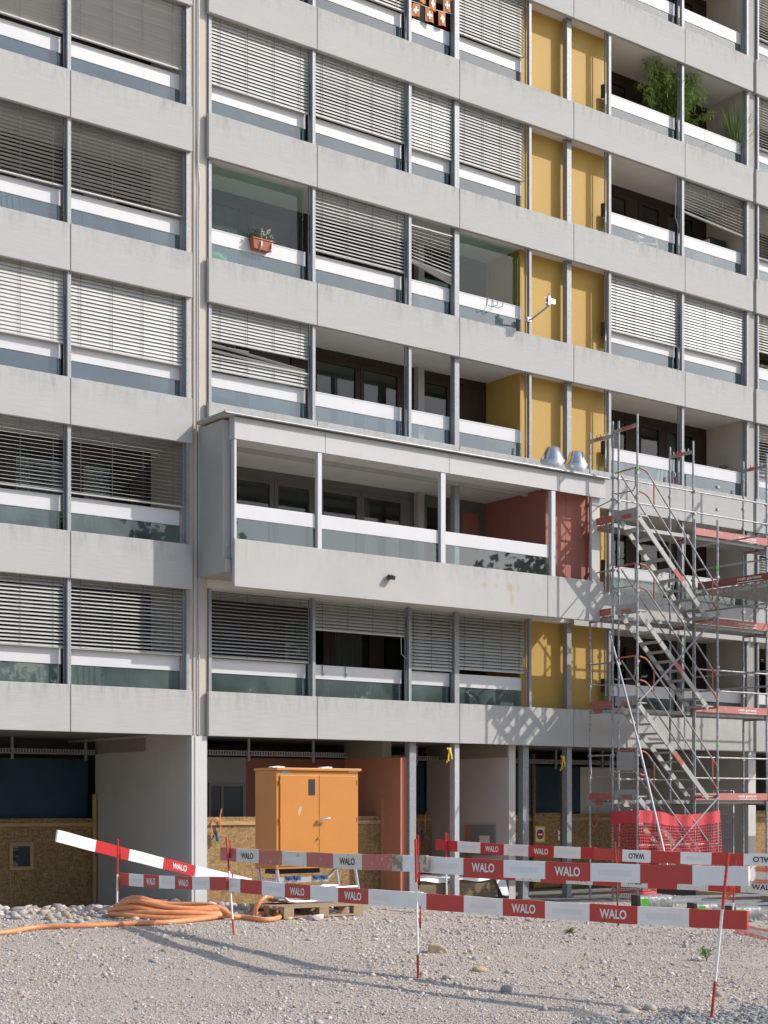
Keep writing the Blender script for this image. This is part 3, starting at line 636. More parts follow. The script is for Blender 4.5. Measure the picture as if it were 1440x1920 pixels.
for x in FX:
    for y, tp in zip((YI, YO), TOPS[x]):
        m_ = MB(); g0 = gz(x, y); m_.tube([(x,y,g0+.08),(x,y,tp)], .0245, 10); m_.tube([(x,y,g0),(x,y,g0+.2)], .017, 8); m_.box(x-.07,x+.07,y-.07,y+.07,g0,g0+.012)
        for z in LV+[LV[-1]+2]: m_.tube([(x,y,z-.32),(x,y,z-.28)], .031, 10)
        for z in LV:
            coupler(m_, (x,y,z+.55)); coupler(m_, (x,y,z+1.02))
        SB(m_, 'standard')
    for z in LV+[10.08]:
        m_ = MB(); m_.bar((x,YI,z-.03),(x,YO,z-.03), .05, .07, mi=0); m_.bar((x,YI-.18,z-.026),(x,YI-.42,z-.026), .056, .074, mi=1)
        for q in range(5): m_.box(x-.008, x+.008, YI-.12-q*.11, YI-.10-q*.11, z, z+.07, 1 if q in (1,2) else 0)
        SB(m_, 'transom', [K['scaf'], K['scafred']])
for bi, (a, c) in enumerate(zip(FX, FX[1:])):
    for z in LV:
        m_ = MB()
        for (y0, y1) in ((YO+.035, YO+.335), (YO+.355, YO+.655)):
            m_.box(a+.03, c-.03, y0, y1, z+.035, z+.05); m_.box(a+.03, c-.03, y0, y0+.012, z-.03, z+.034); m_.box(a+.03, c-.03, y1-.012, y1, z-.03, z+.034); m_.box(a+.03, c-.03, (y0+y1)/2-.01, (y0+y1)/2+.01, z-.015, z+.034)
            for q in range(18): xx = a+.12+q*(c-a-.24)/17; m_.box(xx, xx+.03, y0+.012, y1-.012, z+.01, z+.034)
        SB(m_, 'deck', K['scafdeck'])
        if bi >= 1:
            SB(MB().box(a+.03, c-.03, YO-.055, YO-.028, z+.05, z+.21), 'toe_board', K['toered'])
            o = SB(MB().box(a+.0, a+.028, YO-.05, YO+.03, z+.05, z+.21), 'toe_board_end', K['scafred'])
            xt = XY(1402, YO-.06) if bi == 1 else c-.5
            text('roth gerüste', .075, 'lettering', K['inkwhite'], S, frame4((xt,YO-.0555,z+.135),(1,0,0),(0,-1,0)), width=.62, bold=.02)
            text('mehr sicheres arbeiten', .025, 'lettering', K['inkwhite'], S, frame4((xt+.02,YO-.0555,z+.075),(1,0,0),(0,-1,0)), width=.58, bold=.02) if False else None
            SB(MB().box(xt-.29, xt+.33, YO-.0570, YO-.0555, z+.068, z+.079), 'lettering_rule', K['inkwhite'])
            for dz in (.55, 1.02): SB(MB().tube([(a,YO-.03,z+dz),(c,YO-.03,z+dz)], .019, 8), 'guardrail')
    for dz in (.55, 1.02):
        SB(MB().tube([(a,YO-.03,LV[3]+dz),(c+.12,YO-.03,LV[3]+dz)], .019, 8), 'guardrail') if bi == 0 else None
    if bi == 0:
        SB(MB().tube([(a,YO-.03,2.62),(c,YO-.03,2.62)], .022, 8), 'guardrail'); SB(MB().tube([(a,YI-.03,2.08),(c,YI-.03,2.08)], .024, 8), 'ledger')
for z in LV:                                   # end guards: bent tubes and end toe boards
    x = 9.27
    for (ya, yb, za, zb) in ((YI+.02, YO-.02, z+1.02, z+.55),):
        if z < 8:
            SB(MB().tube([(x,ya,za),(x,yb,za)], .017, 8), 'end_guard')
            pts = [(x,ya-.06,za),(x,ya-.07,zb+.06),(x,ya-.12,zb),(x,yb+.14,zb),(x,yb+.08,zb+.06),(x,yb+.07,za)]; SB(MB().tube(pts, .014, 8), 'end_guard')
        else:
            pts = [(x,yb,za-.05),(x,yb-.0,zb-.0),(x,ya-.2,zb-.12),(x,ya,zb-.12)]; SB(MB().tube(pts, .014, 8), 'end_guard')
    m_ = MB(); m_.box(x-.03, x-.005, YO+.02, YI-.02, z+.05, z+.20); SB(m_, 'toe_board', K['scafred'])
# return bay coming forward at the right
z = 6.86; m_ = MB()
for i in range(13): y = -1.5-.2*i; m_.box(11.95, 14.4, y-.19, y-.01, z, z+.045); m_.box(11.95,14.4,y-.19,y-.17,z-.05,z); m_.box(11.95,14.4,y-.03,y-.01,z-.05,z)
SB(m_, 'deck', K['scafdeck'])
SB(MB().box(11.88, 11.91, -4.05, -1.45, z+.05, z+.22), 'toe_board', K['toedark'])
text('roth gerüste', .08, 'lettering', K['inkwhite'], S, frame4((11.879, onX(1405,1080,11.88).y, z+.15),(0,-1,0),(-1,0,0)), width=.66, bold=.02)
SB(MB().box(11.877, 11.8785, onX(1430,1080,11.88).y, onX(1382,1080,11.88).y, z+.075, z+.088), 'lettering_rule', K['inkwhite'])
for zz in (onX(1315,1024,11.9).z, onX(1315,1068,11.9).z, 4.62, 4.95): SB(MB().tube([(11.88,-1.4,zz),(11.88,-4.05,zz)], .02, 8), 'guardrail')
for x in (11.88, 14.4):
    g0 = gz(x,-4.05); SB(MB().tube([(x,-4.05,g0),(x,-4.05,9)], .0245, 10), 'standard')
    SB(MB().bar((x,-1.4,z-.06),(x,-4.05,z-.06), .05, .06), 'transom'); SB(MB().tube([(x,-1.4,z-.45),(x,-4.05,z-.45)], .02, 8), 'ledger')
for q in range(5): SB(MB().tube([(11.88,-1.6-q*.5,z-.06),(11.88,-1.85-q*.5,z-.45),(11.88,-2.1-q*.5,z-.06)], .012, 6), 'lattice_bar')
# ------------------------------------------------------------------ stair tower
T_ = thing('scaffold_stair', 'steel scaffold stair tower with parallel flights and bent handrails', 'stairs', (10.5,-1.8,0))
def TB(mb, n, m=None): return SB(mb, n, m, T_)
YF, YR = -2.10, -1.45
for (x, y, tp) in ((9.27,YF,10.38), (9.37,YR,10.36), (11.80,YF,8.39), (11.78,YR,8.5)):
    g0 = gz(x, y); m_ = MB(); m_.tube([(x,y,g0+.05),(x,y,tp)], .0245, 10); m_.box(x-.07,x+.07,y-.07,y+.07,g0,g0+.012); m_.tube([(x,y,g0),(x,y,g0+.2)], .017, 8)
    for z in LV: m_.tube([(x,y,z-.30),(x,y,z-.26)], .031, 10); coupler(m_, (x,y,z+.5)); coupler(m_, (x,y,z+1.0))
    if tp > 10: m_.tube([(x,y,9.2),(x,y,9.25)], .026, 10, 1); m_.tube([(x,y,4.95),(x,y,5.0)], .026, 10, 1)
    else: m_.tube([(x,y,7.3),(x,y,7.35)], .026, 10, 1); m_.tube([(x,y,3.4),(x,y,3.46)], .026, 10, 1)
    TB(m_, 'standard', [K['scaf'], K['green']])
STP = [2.24, 4.24, 6.21, 8.24]
for i, z in enumerate(STP):
    m_ = MB(); m_.bar((9.28,YR,z-.0),(9.28,YF,z-.0), .05, .08); m_.bar((9.275,YR-.2,z),(9.275,YF+.15,z), .054, .085, mi=1); m_.box(9.25,9.62,YF+.05,YR-.05,z-.01,z+.02); m_.box(9.25,9.275,YF+.02,YR-.02,z+.03,z+.15, 0); TB(m_, 'landing', [K['scafdeck'], K['scafred']])
    zl = STP[i-1] if i else .28
    m_ = MB(); m_.box(11.35,11.80,YF+.05,YR-.05,zl-.01,zl+.02); m_.bar((11.80,YR,zl),(11.80,YF,zl), .05, .07, mi=1); TB(m_, 'landing', [K['scafdeck'], K['scafred']]) if i else None
    a, c = Vector((9.38,0,z-.05)), Vector((11.55,0,zl-.04))
    for y in (YF+.06, YR-.05):
        m_ = MB(); m_.bar(a+Vector((0,y,0)), c+Vector((0,y,0)), .03, .11); f0 = .52 if y < -2 else 2
        if f0 < 1: p0, p1 = a.lerp(c, .50), a.lerp(c, .62); m_.bar(p0+Vector((0,y-.002,0)), p1+Vector((0,y-.002,0)), .034, .112, mi=1)
        TB(m_, 'stringer', [K['scafdeck'], K['scafred']])
    for q in range(9):
        p0 = a.lerp(c, (q+1)/10); TB(MB().box(p0.x-.10, p0.x+.12, YF+.08, YR-.07, p0.z-.005, p0.z+.03), 'tread', K['scafdeck'])
    sl = (c-a)
    for dz in (1.0, .5):                         # front handrails, bent level at the top end
        z1 = z+dz-.02
        pts = [(9.30,YF-.04,z1),(9.46,YF-.04,z1-.03),(9.56,YF-.04,z1-.09)]+[(9.56+(11.74-9.56)*f,YF-.04,z1-.09+(zl+dz-.32-z1+.09)*f) for f in (.25,.5,.75,1)]
        m_ = MB(); m_.tube(pts[:1]+pts[1:3], .019, 8, 1 if i != 1 else 1); m_.tube(pts[2:-1], .019, 8, 0); m_.tube(pts[-2:], .0192, 8, 0); m_.tube([Vector(pts[-2]).lerp(Vector(pts[-1]), .7), pts[-1]], .0205, 8, 1); TB(m_, 'handrail', [K['scaf'], K['scafred']])
    for f in (.08, .52, .93):
        xx = 9.56+(11.74-9.56)*f; zz = z+1-.11+(zl-.34+1-z-1+.11)*f; TB(MB().tube([(xx,YF-.04,zz),(xx,YF-.04,zz-.5)], .016, 8), 'baluster', K['scafred'] if f != .52 else None)
    pts = [(9.45,YR,z+.95),(11.72,YR,zl+.70)]; TB(MB().tube(pts, .018, 8), 'handrail')
    x = 9.26; za, zb = z+1.0, z+.52                # guard across the head of the flight
    TB(MB().tube([(x,YR,za-.02),(x,YF,za)], .017, 8), 'end_guard', K['scafred']); pts = [(x,YF+.05,za),(x,YF+.05,zb+.08),(x,YF+.12,zb),(x,YR-.04,zb),(x,YR+.02,zb+.03)]
    TB(MB().tube(pts, .015, 8), 'end_guard')
TB(MB().box(9.25, 9.262, YF+.07, YR-.06, 2.80, 3.20), 'plate', K['scafdeck'])
for zz in (10.12,):
    m_ = MB(); m_.bar((9.29,YR+.1,zz),(9.28,YF,zz+.03), .05, .07); m_.bar((9.285,YR-.2,zz+.012),(9.28,YR-.5,zz+.02), .054, .074, mi=1); TB(m_, 'transom', [K['scaf'], K['scafred']])
TB(MB().tube([(9.27,YF-.05,4.26),(11.80,YF-.05,6.30)], .022, 8), 'brace', K['galv']); TB(MB().tube([(11.80,YF-.05,2.26),(9.27,YF-.05,.30)], .022, 8), 'brace', K['galv'])
TB(MB().tube([(9.13,-1.42,5.76),(8.45,-2.9,3.4)], .020, 10), 'prop', K['galvlight']); TB(MB().tube([(8.45,-2.9,3.4),(7.60,-4.75,gz(7.6,-4.75))], .025, 10), 'prop', K['galvlight'])
for zz in (.45, 1.2): TB(MB().tube([(9.27,YF,zz),(11.8,YF,zz)], .02, 8), 'ledger')
# ------------------------------------------------------------------ red net round the foot of the stair
def lattice(pf, nu, nv, hole=.62, solid_top=0, th=.0):
    m_ = MB(); W_ = 1-hole
    for i in range(nu+1):                        # vertical ribs
        u0, u1 = (i-W_/2)/nu, (i+W_/2)/nu; u0 = max(0,u0); u1 = min(1,u1); k = 8; vs = []
        for j in range(k+1): vs += [pf(u0,j/k), pf(u1,j/k)]
        m_.add(vs, [(2*j,2*j+1,2*j+3,2*j+2) for j in range(k)])
    for j in range(nv+1):
        v0, v1 = (j-W_/2)/nv, (j+W_/2)/nv; v0 = max(0,v0); v1 = min(1,v1); k = nu; vs = []
        for i in range(k+1): vs += [pf(i/k,v0)+Vector((0,-.002,0)), pf(i/k,v1)+Vector((0,-.002,0))]
        m_.add(vs, [(2*i,2*i+1,2*i+3,2*i+2) for i in range(k)])
    if solid_top:
        vs = []
        for i in range(nu+1): vs += [pf(i/nu,1-solid_top)+Vector((0,-.004,0)), pf(i/nu,1)+Vector((0,-.004,0))]
        m_.add(vs, [(2*i,2*i+1,2*i+3,2*i+2) for i in range(nu)])
    return m_
def netf(u, v):
    L = u*3.3
    if L < .72: x, y = 9.20+.07*(L/.72), -1.42-.72*(L/.72)
    else: x, y = 9.27+(L-.72)/(3.3-.72)*2.56, -2.15
    w_ = .03*math.sin(u*23+v*2)+.02*math.sin(u*51-v*5)
    return Vector((x, y+w_-.05*(1-v)*abs(math.sin(u*9)), .12+v*(1.78+.05*math.sin(u*7)+.05*(u-.5)**2)))
tag(lattice(netf, 60, 28, .74, .15).build('safety_net', K['net']), 'red plastic safety net wrapped round the foot of the scaffold stair', 'net')
def netg(u, v): return Vector((9.0+u*3.0+.1*math.sin(v*5), -2.3-.55*v+.08*math.sin(u*17), gz(9+u*3,-2.6)+.03+.16*abs(math.sin(u*11+v*3))*(1-v)+.05*math.sin(v*9+u*5)**2))
tag(lattice(netg, 60, 14, .70).build('safety_net', K['net']), 'crumpled red plastic net lying on the ground below the stair', 'net')
# site fence panel behind the scaffold
r = thing('fence_panel', 'grey steel mesh fence panel standing behind the scaffold', 'fence panel', (0,0,0))
x0, x1, y_ = XY(1338,-.4), XY(1375,-.4), -.4; m_ = MB(); m_.tube([(x0,y_,.1),(x0,y_,2.4),(x1,y_,2.4),(x1,y_,.1)], .02, 8); m_.build('frame', K['scaf'], r)
m_ = MB()
for i in range(1, 8): xx = x0+(x1-x0)*i/8; m_.tube([(xx,y_,.15),(xx,y_,2.4)], .0035, 4)
for j in range(1, 12): zz = .15+2.25*j/12; m_.tube([(x0,y_,zz),(x1,y_,zz)], .0035, 4)
m_.build('mesh', K['scaf'], r)
# ------------------------------------------------------------------ barrier boards and poles
def board(A, Bp, segs, label, mats, sticker=True, h=.15, th=.028, inv=False):
    (xa, ya, da), (xb, yb, db) = A, Bp
    a, b = at(xa, ya, da), at(xb, yb, db); L = (b-a).length; ex = (b-a)/L
    n = Vector((ex.y, -ex.x, 0)).normalized()
    if n.dot(CAM-a) < 0: n = -n
    ez = n.cross(ex) if n.cross(ex).z > 0 else ex.cross(n); n = ex.cross(ez) if ex.cross(ez).dot(CAM-a) > 0 else ez.cross(ex)
    la, lb = (xa-PCX)/F_PX*da, (xb-PCX)/F_PX*db
    def par(x): q = (x-PCX)/F_PX; return max(0., min(1., (q*da-la)/((lb-la)-q*(db-da))))
    root = thing('barrier_board', label, 'barrier board', a, 0, 'red and white barrier boards')
    m_ = MB(); e = a
    us = [par(s[0]) for s in segs]+[1.]; us[0] = 0.
    k = 0
    for i, s in enumerate(segs):                # one closed skin, split where the paint changes
        u0, u1 = us[i], us[i+1]; q = 6
        for j in range(q):
            s0, s1 = L*(u0+(u1-u0)*j/q), L*(u0+(u1-u0)*(j+1)/q); C = []
            for ss in (s0, s1):
                wob = .0018*math.sin(ss*9)-.016*math.sin(math.pi*ss/L)
                for (dz, dn) in ((-h/2,th/2),(h/2,th/2),(h/2,-th/2),(-h/2,-th/2)): C.append(a+ex*ss+ez*(dz+wob)+n*dn)
            fs = [(0,4,5,1),(1,5,6,2),(2,6,7,3),(3,7,4,0)]
            if i == 0 and j == 0: fs.append((0,1,2,3))
            if i == len(segs)-1 and j == q-1: fs.append((4,7,6,5))
            m_.add([p-a for p in C], fs, False, s[1])
    o = m_.build('plank', mats, root)
    for i, s in enumerate(segs):
        c = a+ex*L*(us[i]+us[i+1])/2+n*(th/2+.0012)-ez*.016*math.sin(math.pi*(us[i]+us[i+1])/2); ww = L*(us[i+1]-us[i])
        if s[2] in ('W', 'B', 'I'):
            sgn = -1 if s[2] == 'I' else 1
            if s[2] in 'BI': kid(MB().obox(c+n*.0002, ex*min(.16, ww*.27), ez*.048, n*.0008).build('sticker', K['sticker'] if s[2] == 'I' else K['bcream']), root)
            text('WALO', .070 if s[2] != 'W' else .080, 'lettering', K['inkwhite'] if s[2] == 'W' else K['ink'], root, frame4(c+n*.0022, ex*sgn, n), width=min(.30, ww*.56), bold=.034)
        if s[2] == 'S': kid(MB().obox(c, ex*min(.17, ww*.33), ez*.024, n*.0012).build('sticker', K['sticker']), root)
    return root
Rw, W_, = 0, 1
std = [K['bred'], K['bwhite']]; bri = [K['bbright'], K['bwhite']]; fad = [K['bfadered'], K['bcream'], K['bmud']]
board((222,1647.5,19.75),(426,1656.5,17.5), [(222,0,''),(243.6,1,'S'),(270.8,0,'W'),(300,1,'S'),(330,0,'W'),(362.5,1,'S'),(395,0,'')], 'lower barrier board above the coiled orange hose, carrying WALO twice in white', std)
board((419,1657,17.65),(792,1688,14.65), [(419,1,'S'),(452.5,0,''),(493,1,'S'),(536,0,'W'),(584,1,''),(636,0,'W'),(693,1,'S'),(741,1,'')], 'lower barrier board in front of the pallet, carrying WALO twice in white', std)
board((736,1685,14.8),(1402,1726,12.35), [(736,1,''),(801,0,''),(871.4,1,'S'),(944.5,0,'W'),(1023.6,1,'S'),(1107,0,'W'),(1197,1,'S'),(1293.5,0,'')], 'lowest and longest red and white board at the front right, above the gravel', std)
board((415,1601,17.9),(802,1619.5,14.15), [(415,0,''),(445,1,'B'),(487,0,''),(531,1,'S'),(577,0,''),(627,1,'B'),(681,0,''),(738,2,'')], 'faded scratched upper board with black WALO in front of the orange cabinet', fad)
board((757,1618.5,14.42),(1405,1643,12.0), [(757,1,''),(803,1,'S'),(870.5,0,'W'),(946,1,'S'),(1024,0,'W'),(1109,1,'S'),(1202,0,''),(1300,1,'')], 'upper barrier board at the front right with a white end, carrying WALO twice', std)
board((106,1567,19.4),(470,1657,22.6), [(106,1,'S'),(178,0,''),(241,1,'S'),(305,0,'W'),(365,1,'')], 'steeply tilted barrier board before the concrete fire wall', bri)
board((818,1584,22.3),(1118,1600,20.1), [(818,0,''),(859,1,'S'),(902,0,'W'),(946,1,'S'),(992,0,'W'),(1040,1,'S'),(1090,0,'')], 'bright upper board of the rear barrier with WALO twice upright', bri)
board((1114,1601,20.05),(1475,1612.5,19.6), [(1114,0,''),(1167,1,'I'),(1220,0,''),(1276,1,'S'),(1334,0,''),(1394,1,'I')], 'rear barrier board with black upside-down WALO before the red net', std)
board((868,1634,20.7),(1475,1665.5,19.75), [(868,0,''),(923,0,''),(967,1,''),(1014,0,''),(1062,1,'B'),(1112,0,''),(1165,1,'B'),(1215,0,''),(1270,1,'S'),(1328,0,''),(1389,1,'B')], 'lower rear barrier board mostly hidden behind the upper front board', [K['bred'], K['bcream']])
def pole(bx, by, tx, ty, d, bands, label, r=.0125, d2=None, clips=()):
    a, b = at(bx, by, d), at(tx, ty, d2 or d); a.z = min(a.z, gz(a.x, a.y)-.05) if True else a.z
    root = thing('barrier_pole', label, 'pole', a, 0, 'steel poles holding the barrier boards'); L = (b-a).length
    m_ = MB(); prev = 0
    for f, mi in bands:
        n = max(2, int(L*(f-prev)/.02)); pts = [(b-a)*(1-(prev+(f-prev)*i/n)) for i in range(n+1)]
        m_.tube(pts, [r*(1.0 if i % 2 else .86) for i in range(n+1)], 7, mi); prev = f
    m_.build('rod', [K['polered'], K['bwhite'], K['rust']], root)
    for f in clips:                              # short hook that carries a board
        c = b.lerp(a, f); tv = (CAM-c); tv.z = 0; tv.normalize(); s_ = Vector((-tv.y, tv.x, 0))
        m2 = MB(); m2.tube([c+s_*.012, c+s_*.03-tv*.06+Vector((0,0,-.09)), c+s_*.03-tv*.06+Vector((0,0,.11))], .008, 6); kid(m2.build('hook', K['polered']), root)
    return root
pole(219,1697,221,1573,19.62, ((.44,0),(1.,1)), 'red and white pole holding the tilted board left of the hose', clips=(.2,.62))
pole(439,1757,424.5,1571,17.4, ((.33,0),(.80,1),(1.,0)), 'leaning pole with white middle standing right of the coiled hose', d2=17.6, clips=(.12,.45))
pole(784,1816,779,1573,14.05, ((.30,0),(.80,1),(1.,0)), 'ribbed red and white pole in the middle, left of the flat stone', r=.0125, clips=(.25,.55))
pole(785,1714,784,1565,21.8, ((.68,0),(.95,1),(1.,0)), 'thin red pole in the rear row behind the middle front pole')
pole(838,1708,835.5,1561,22.1, ((.38,0),(.97,1),(1.,0)), 'rear pole at the left end of the bright rear board', clips=(.1,))
pole(1160,1738,1153,1578,19.4, ((1.,2),), 'rusty brown rod in front of the red net', clips=(.2,))
pole(1332.5,1892,1365.5,1598,11.88, ((.33,0),(.745,1),(1.,0)), 'leaning ribbed pole at the front right corner', r=.0125)
pole(1372,1722,1379.5,1612,19.4, ((.6,0),(1.,1)), 'short red rod behind the white end of the upper right board')
# plastic mesh tape at the right ends of the front boards
def tapef(x0, y0, d0, x1, y1, d1, hh, sag, tw):
    a, b = at(x0, y0, d0), at(x1, y1, d1)
    return lambda u, v: a.lerp(b, u)+Vector((0,0,(v-.5)*hh-sag*math.sin(3.14*u)))+Vector((.05*math.sin(tw*u+v*2),-.05*math.cos(tw*u*1.3+v),0))
for args, nu, lab in (((1401,1641,12.2,1500,1640,11.6,.125,.01,2),42,'orange and white mesh tape tied to the end of the upper right board'), ((1366,1737,12.6,1500,1757,12.0,.10,.02,3),52,'orange and white mesh tape sagging below the lower right board')):
    r = thing('mesh_tape', lab, 'barrier tape', (0,0,0)); fn = tapef(*args)
    lattice(lambda u, v: fn(u, v*.26), nu, 3, .5).build('orange_edge', K['orangeplast'], r); lattice(lambda u, v: fn(u, .74+v*.26), nu, 3, .5).build('orange_edge', K['orangeplast'], r)
    lattice(lambda u, v: fn(u, .27+v*.46), nu, 5, .5).build('white_band', K['whiteplast'], r)
a, b = at(1404,1626,12.2), at(1362,1676,12.25)
r = thing('tape_knot', 'crumpled orange mesh knot hanging under the white board end by the leaning pole', 'barrier tape', (0,0,0))
lattice(lambda u, v: a.lerp(b, u)+Vector((.02*math.sin(9*u),-.03*math.sin(5*u+3*v),(v-.5)*(.03+.12*u*u)+.02*math.sin(14*u))), 26, 5, .45).build('mesh', K['orangeplast'], r)
# ------------------------------------------------------------------ pallet, trestle and orange cabinet
p0 = at(533,1722,19.3); zg = min(gz(p0.x,p0.y), gz(p0.x+1.2,p0.y+.4))-.0; px0, py0 = p0.x, p0.y; zg = p0.z-.005
r = thing('wooden_pallet', 'weathered wooden pallet lying on the gravel under the aluminium frame', 'pallet', (px0,py0,zg))
m_ = MB()
for j in range(3): m_.box(0, 1.2, (0,.35,.70)[j], (0,.35,.70)[j]+.10, 0, .022)
kid(m_.build('bottom_board', K['pallet'], loc=(px0,py0,zg)), r).location = (px0,py0,zg); o = r.children[0]; [setattr(v_, 'co', v_.co+Vector((px0,py0,zg))) for v_ in o.data.vertices]
for i in range(3):
    for j in range(3): kid(MB().box(px0+(0,.527,1.055)[i], px0+(0,.527,1.055)[i]+.145, py0+(0,.35,.70)[j]+.001, py0+(0,.35,.70)[j]+.099, zg+.0225, zg+.10).build('block', K['pallet']), r)
m_ = MB()
for i in range(3): m_.box(px0+(0,.527,1.055)[i], px0+(0,.527,1.055)[i]+.145, py0, py0+.80, zg+.1005, zg+.122)
for j in range(5): m_.box(px0, px0+1.2, py0+j*.1685, py0+j*.1685+(.14 if j % 2 == 0 else .10), zg+.1225, zg+.144)
kid(m_.build('top_board', K['pallet']), r)
cb = onY(518,1630,-8.92); cx0, cy0, cz0 = cb.x, -8.92, cb.z; cw_ = onY(671.5,1628,-8.92).x-cx0; ch = onY(518,1440,-8.92).z-cz0; cdp = .50
pt = zg+.146
r = thing('trestle_frame', 'aluminium tube frame with blue clips carrying the orange cabinet on the pallet', 'frame', (cx0,cy0,pt))
for y in (cy0+.03, cy0+cdp-.03):
    pts = [(cx0+.03,y,cz0-.005),(cx0+.06,y,cz0-.2),(cx0+.12,y,pt+.10),(cx0+.20,y,pt+.035),(cx0+.32,y,pt+.02),(cx0+.6,y,pt+.022),(cx0+cw_-.1,y,pt+.022)]
    kid(MB().tube(pts, .022, 10).build('runner', K['alu']), r)
    kid(MB().tube([(cx0+cw_-.03,y,cz0-.005),(cx0+cw_+.05,y,pt+.02)], .022, 10).build('leg', K['alu']), r)
    kid(MB().tube([(cx0+.09,y,cz0-.26),(cx0+cw_-.0,y,cz0-.26)], .018, 10).build('rail', K['alu']), r)
m_ = MB(); m_.box(cx0+.06, cx0+.85, cy0+.10, cy0+cdp-.08, cz0-.16, cz0-.135); m_.box(cx0+.05,cx0+.86,cy0+.085,cy0+.10,cz0-.18,cz0-.11); m_.bar((cx0+.85,cy0+.1,cz0-.14),(cx0+1.0,cy0+.1,cz0-.01),.04,.03); kid(m_.build('platform', K['alu']), r)
m_ = MB()
for x in (.20,.32,.62,.74): m_.box(cx0+x, cx0+x+.09, cy0+.055, cy0+.13, cz0-.134, cz0-.10); m_.box(cx0+x+.02, cx0+x+.07, cy0+.03, cy0+.055, cz0-.15, cz0-.115)
kid(m_.build('clip', K['blue']), r)
m_ = MB(); m_.box(cx0+.1, cx0+.8, cy0+.2, cy0+.42, cz0-.07, cz0-.012); kid(m_.build('drawer', K['black']), r)
m_ = MB(); m_.box(cx0+.05, cx0+cw_-.03, cy0+.02, cy0+cdp-.02, pt+.05, pt+.07); kid(m_.build('base_plate', K['alu']), r)
r = thing('tool_cabinet', 'tall orange steel site cabinet with double doors standing on the pallet frame', 'cabinet', (cx0,cy0,cz0))
X1 = cx0+cw_; m_ = MB()
m_.box(cx0, X1, cy0+.0, cy0+cdp, cz0, cz0+ch-.03); pass
kid(m_.build('body', K['orange'], bevel=.006), r)
kid(MB().box(cx0-.012, X1+.03, cy0-.035, cy0+cdp+.01, cz0+ch-.029, cz0+ch+.006).build('lid', K['orange'], bevel=.006), r)
xm = onY(597,1500,cy0).x
dl = kid(MB().box(cx0+.05, xm-.004, cy0-.018, cy0-.001, cz0+.04, cz0+ch-.09).build('door', K['orange'], bevel=.003), r)
dr = kid(MB().box(xm+.004, X1-.035, cy0-.018, cy0-.001, cz0+.04, cz0+ch-.09).build('door', K['orange'], bevel=.003), r)
wa, wb = onY(577,1461,cy0), onY(589,1491,cy0)
MB().box(wa.x, wb.x, cy0-.0225, cy0-.019, wb.z, wa.z).build('slot', K['black'], None).parent = dl
ho = onY(604,1536,cy0-.05); m_ = MB(); m_.tube([(ho.x-.05,cy0-.02,ho.z-.02),(ho.x-.05,cy0-.06,ho.z-.02),(ho.x-.02,cy0-.085,ho.z),(ho.x+.09,cy0-.085,ho.z+.01)], .016, 10); m_.build('handle', K['chrome']).parent = dr
ke = onY(597,1572,cy0-.03); m_ = MB(); m_.tube([(ke.x,cy0-.018,ke.z),(ke.x,cy0-.05,ke.z)], .012, 8); m_.build('lock', K['orange']).parent = dr
for dd_, xh in ((dl, cx0+.045), (dr, X1-.030)):
    for zz in (.15, .62, 1.1): MB().tube([(xh,cy0-.02,cz0+zz-.03),(xh,cy0-.02,cz0+zz+.03)], .008, 8).build('hinge', K['orange']).parent = dd_
sa = onY(560,1520,cy0); m_ = MB(); blob = [(-.02,-.05),(.0,-.07),(.02,-.02),(.035,.02),(.04,.05),(.02,.06),(-.01,.035),(-.025,0)]; m_.prism([(sa.x+q[0], sa.z+q[1]) for q in blob], cy0-.0196, cy0-.0185); m_.build('scuff_mark', M('scuffed_paint', (.62,.36,.22), .6, var=.2, scale=60)).parent = dl
m_ = MB(); q = onY(536,1447,cy0); m_.box(q.x-.065, q.x+.065, cy0-.004, cy0-.0012, q.z-.025, q.z+.025); kid(m_.build('type_plate', K['galv']), r)
m_ = MB(); q = onY(661,1447,cy0); m_.box(q.x-.065, q.x+.065, cy0-.004, cy0-.0012, q.z-.012, q.z+.012); kid(m_.build('name_strip', K['whitepost']), r)
m_ = MB()
for (xx, yy, s_) in ((.12,.2,.07),(.2,.3,.09),(.85,.15,.08)): m_.obox((cx0+xx,cy0+yy,cz0+ch+.018), (s_,0,.006), (0,s_*.6,.004), (0,0,.008))
kid(m_.build('plastic_scrap', K['whiteplast']), r)
# ------------------------------------------------------------------ orange hose
hc = onG(318,1722,17); ex = Vector((SA,-CA,0)); ey = Vector((CA,SA,0)); pts = []
zh = lambda p: gz(p.x, p.y)
NT = 8
for i in range(NT*40):
    a = 6.2832*i/40; lo = i/40; f = lo/NT
    A_ = .70+.05*math.sin(lo*2.3)-.05*f; B_ = .30-.10*f+.03*math.sin(lo*3.1)
    p = hc+ex*(A_*math.cos(a)+.02*math.sin(lo*5))+ey*(B_*math.sin(a))
    hump = .17*math.exp(-((math.cos(a)+.62)/.33)**2)*max(0, f-.25)
    p.z = zh(p)+.032+f*.12+.018*math.sin(a*2+lo*1.7)+hump; pts.append(p)
rH = .031
st = [onG(x,y,16.) for x, y in ((0,1757),(40,1748),(80,1743),(130,1742),(190,1740),(250,1737),(310,1735),(345,1733))]
tail = []
for q, nq in zip(st, st[1:]):
    for i in range(4): p = q.lerp(nq, i/4); p.z = zh(p)+.03; tail.append(p)
ext = onG(0,1757,16.); far = ext+(-ex*1.6-ey*.4); far.z = zh(far)+.03
en = [onG(x,y,17.) for x, y in ((432,1727),(455,1724),(490,1731),(515,1729),(528,1724),(512,1718),(485,1719),(470,1721))]
out = []
for q, nq in zip(en, en[1:]):
    for i in range(4): p = q.lerp(nq, i/4); p.z = zh(p)+.035; out.append(p)
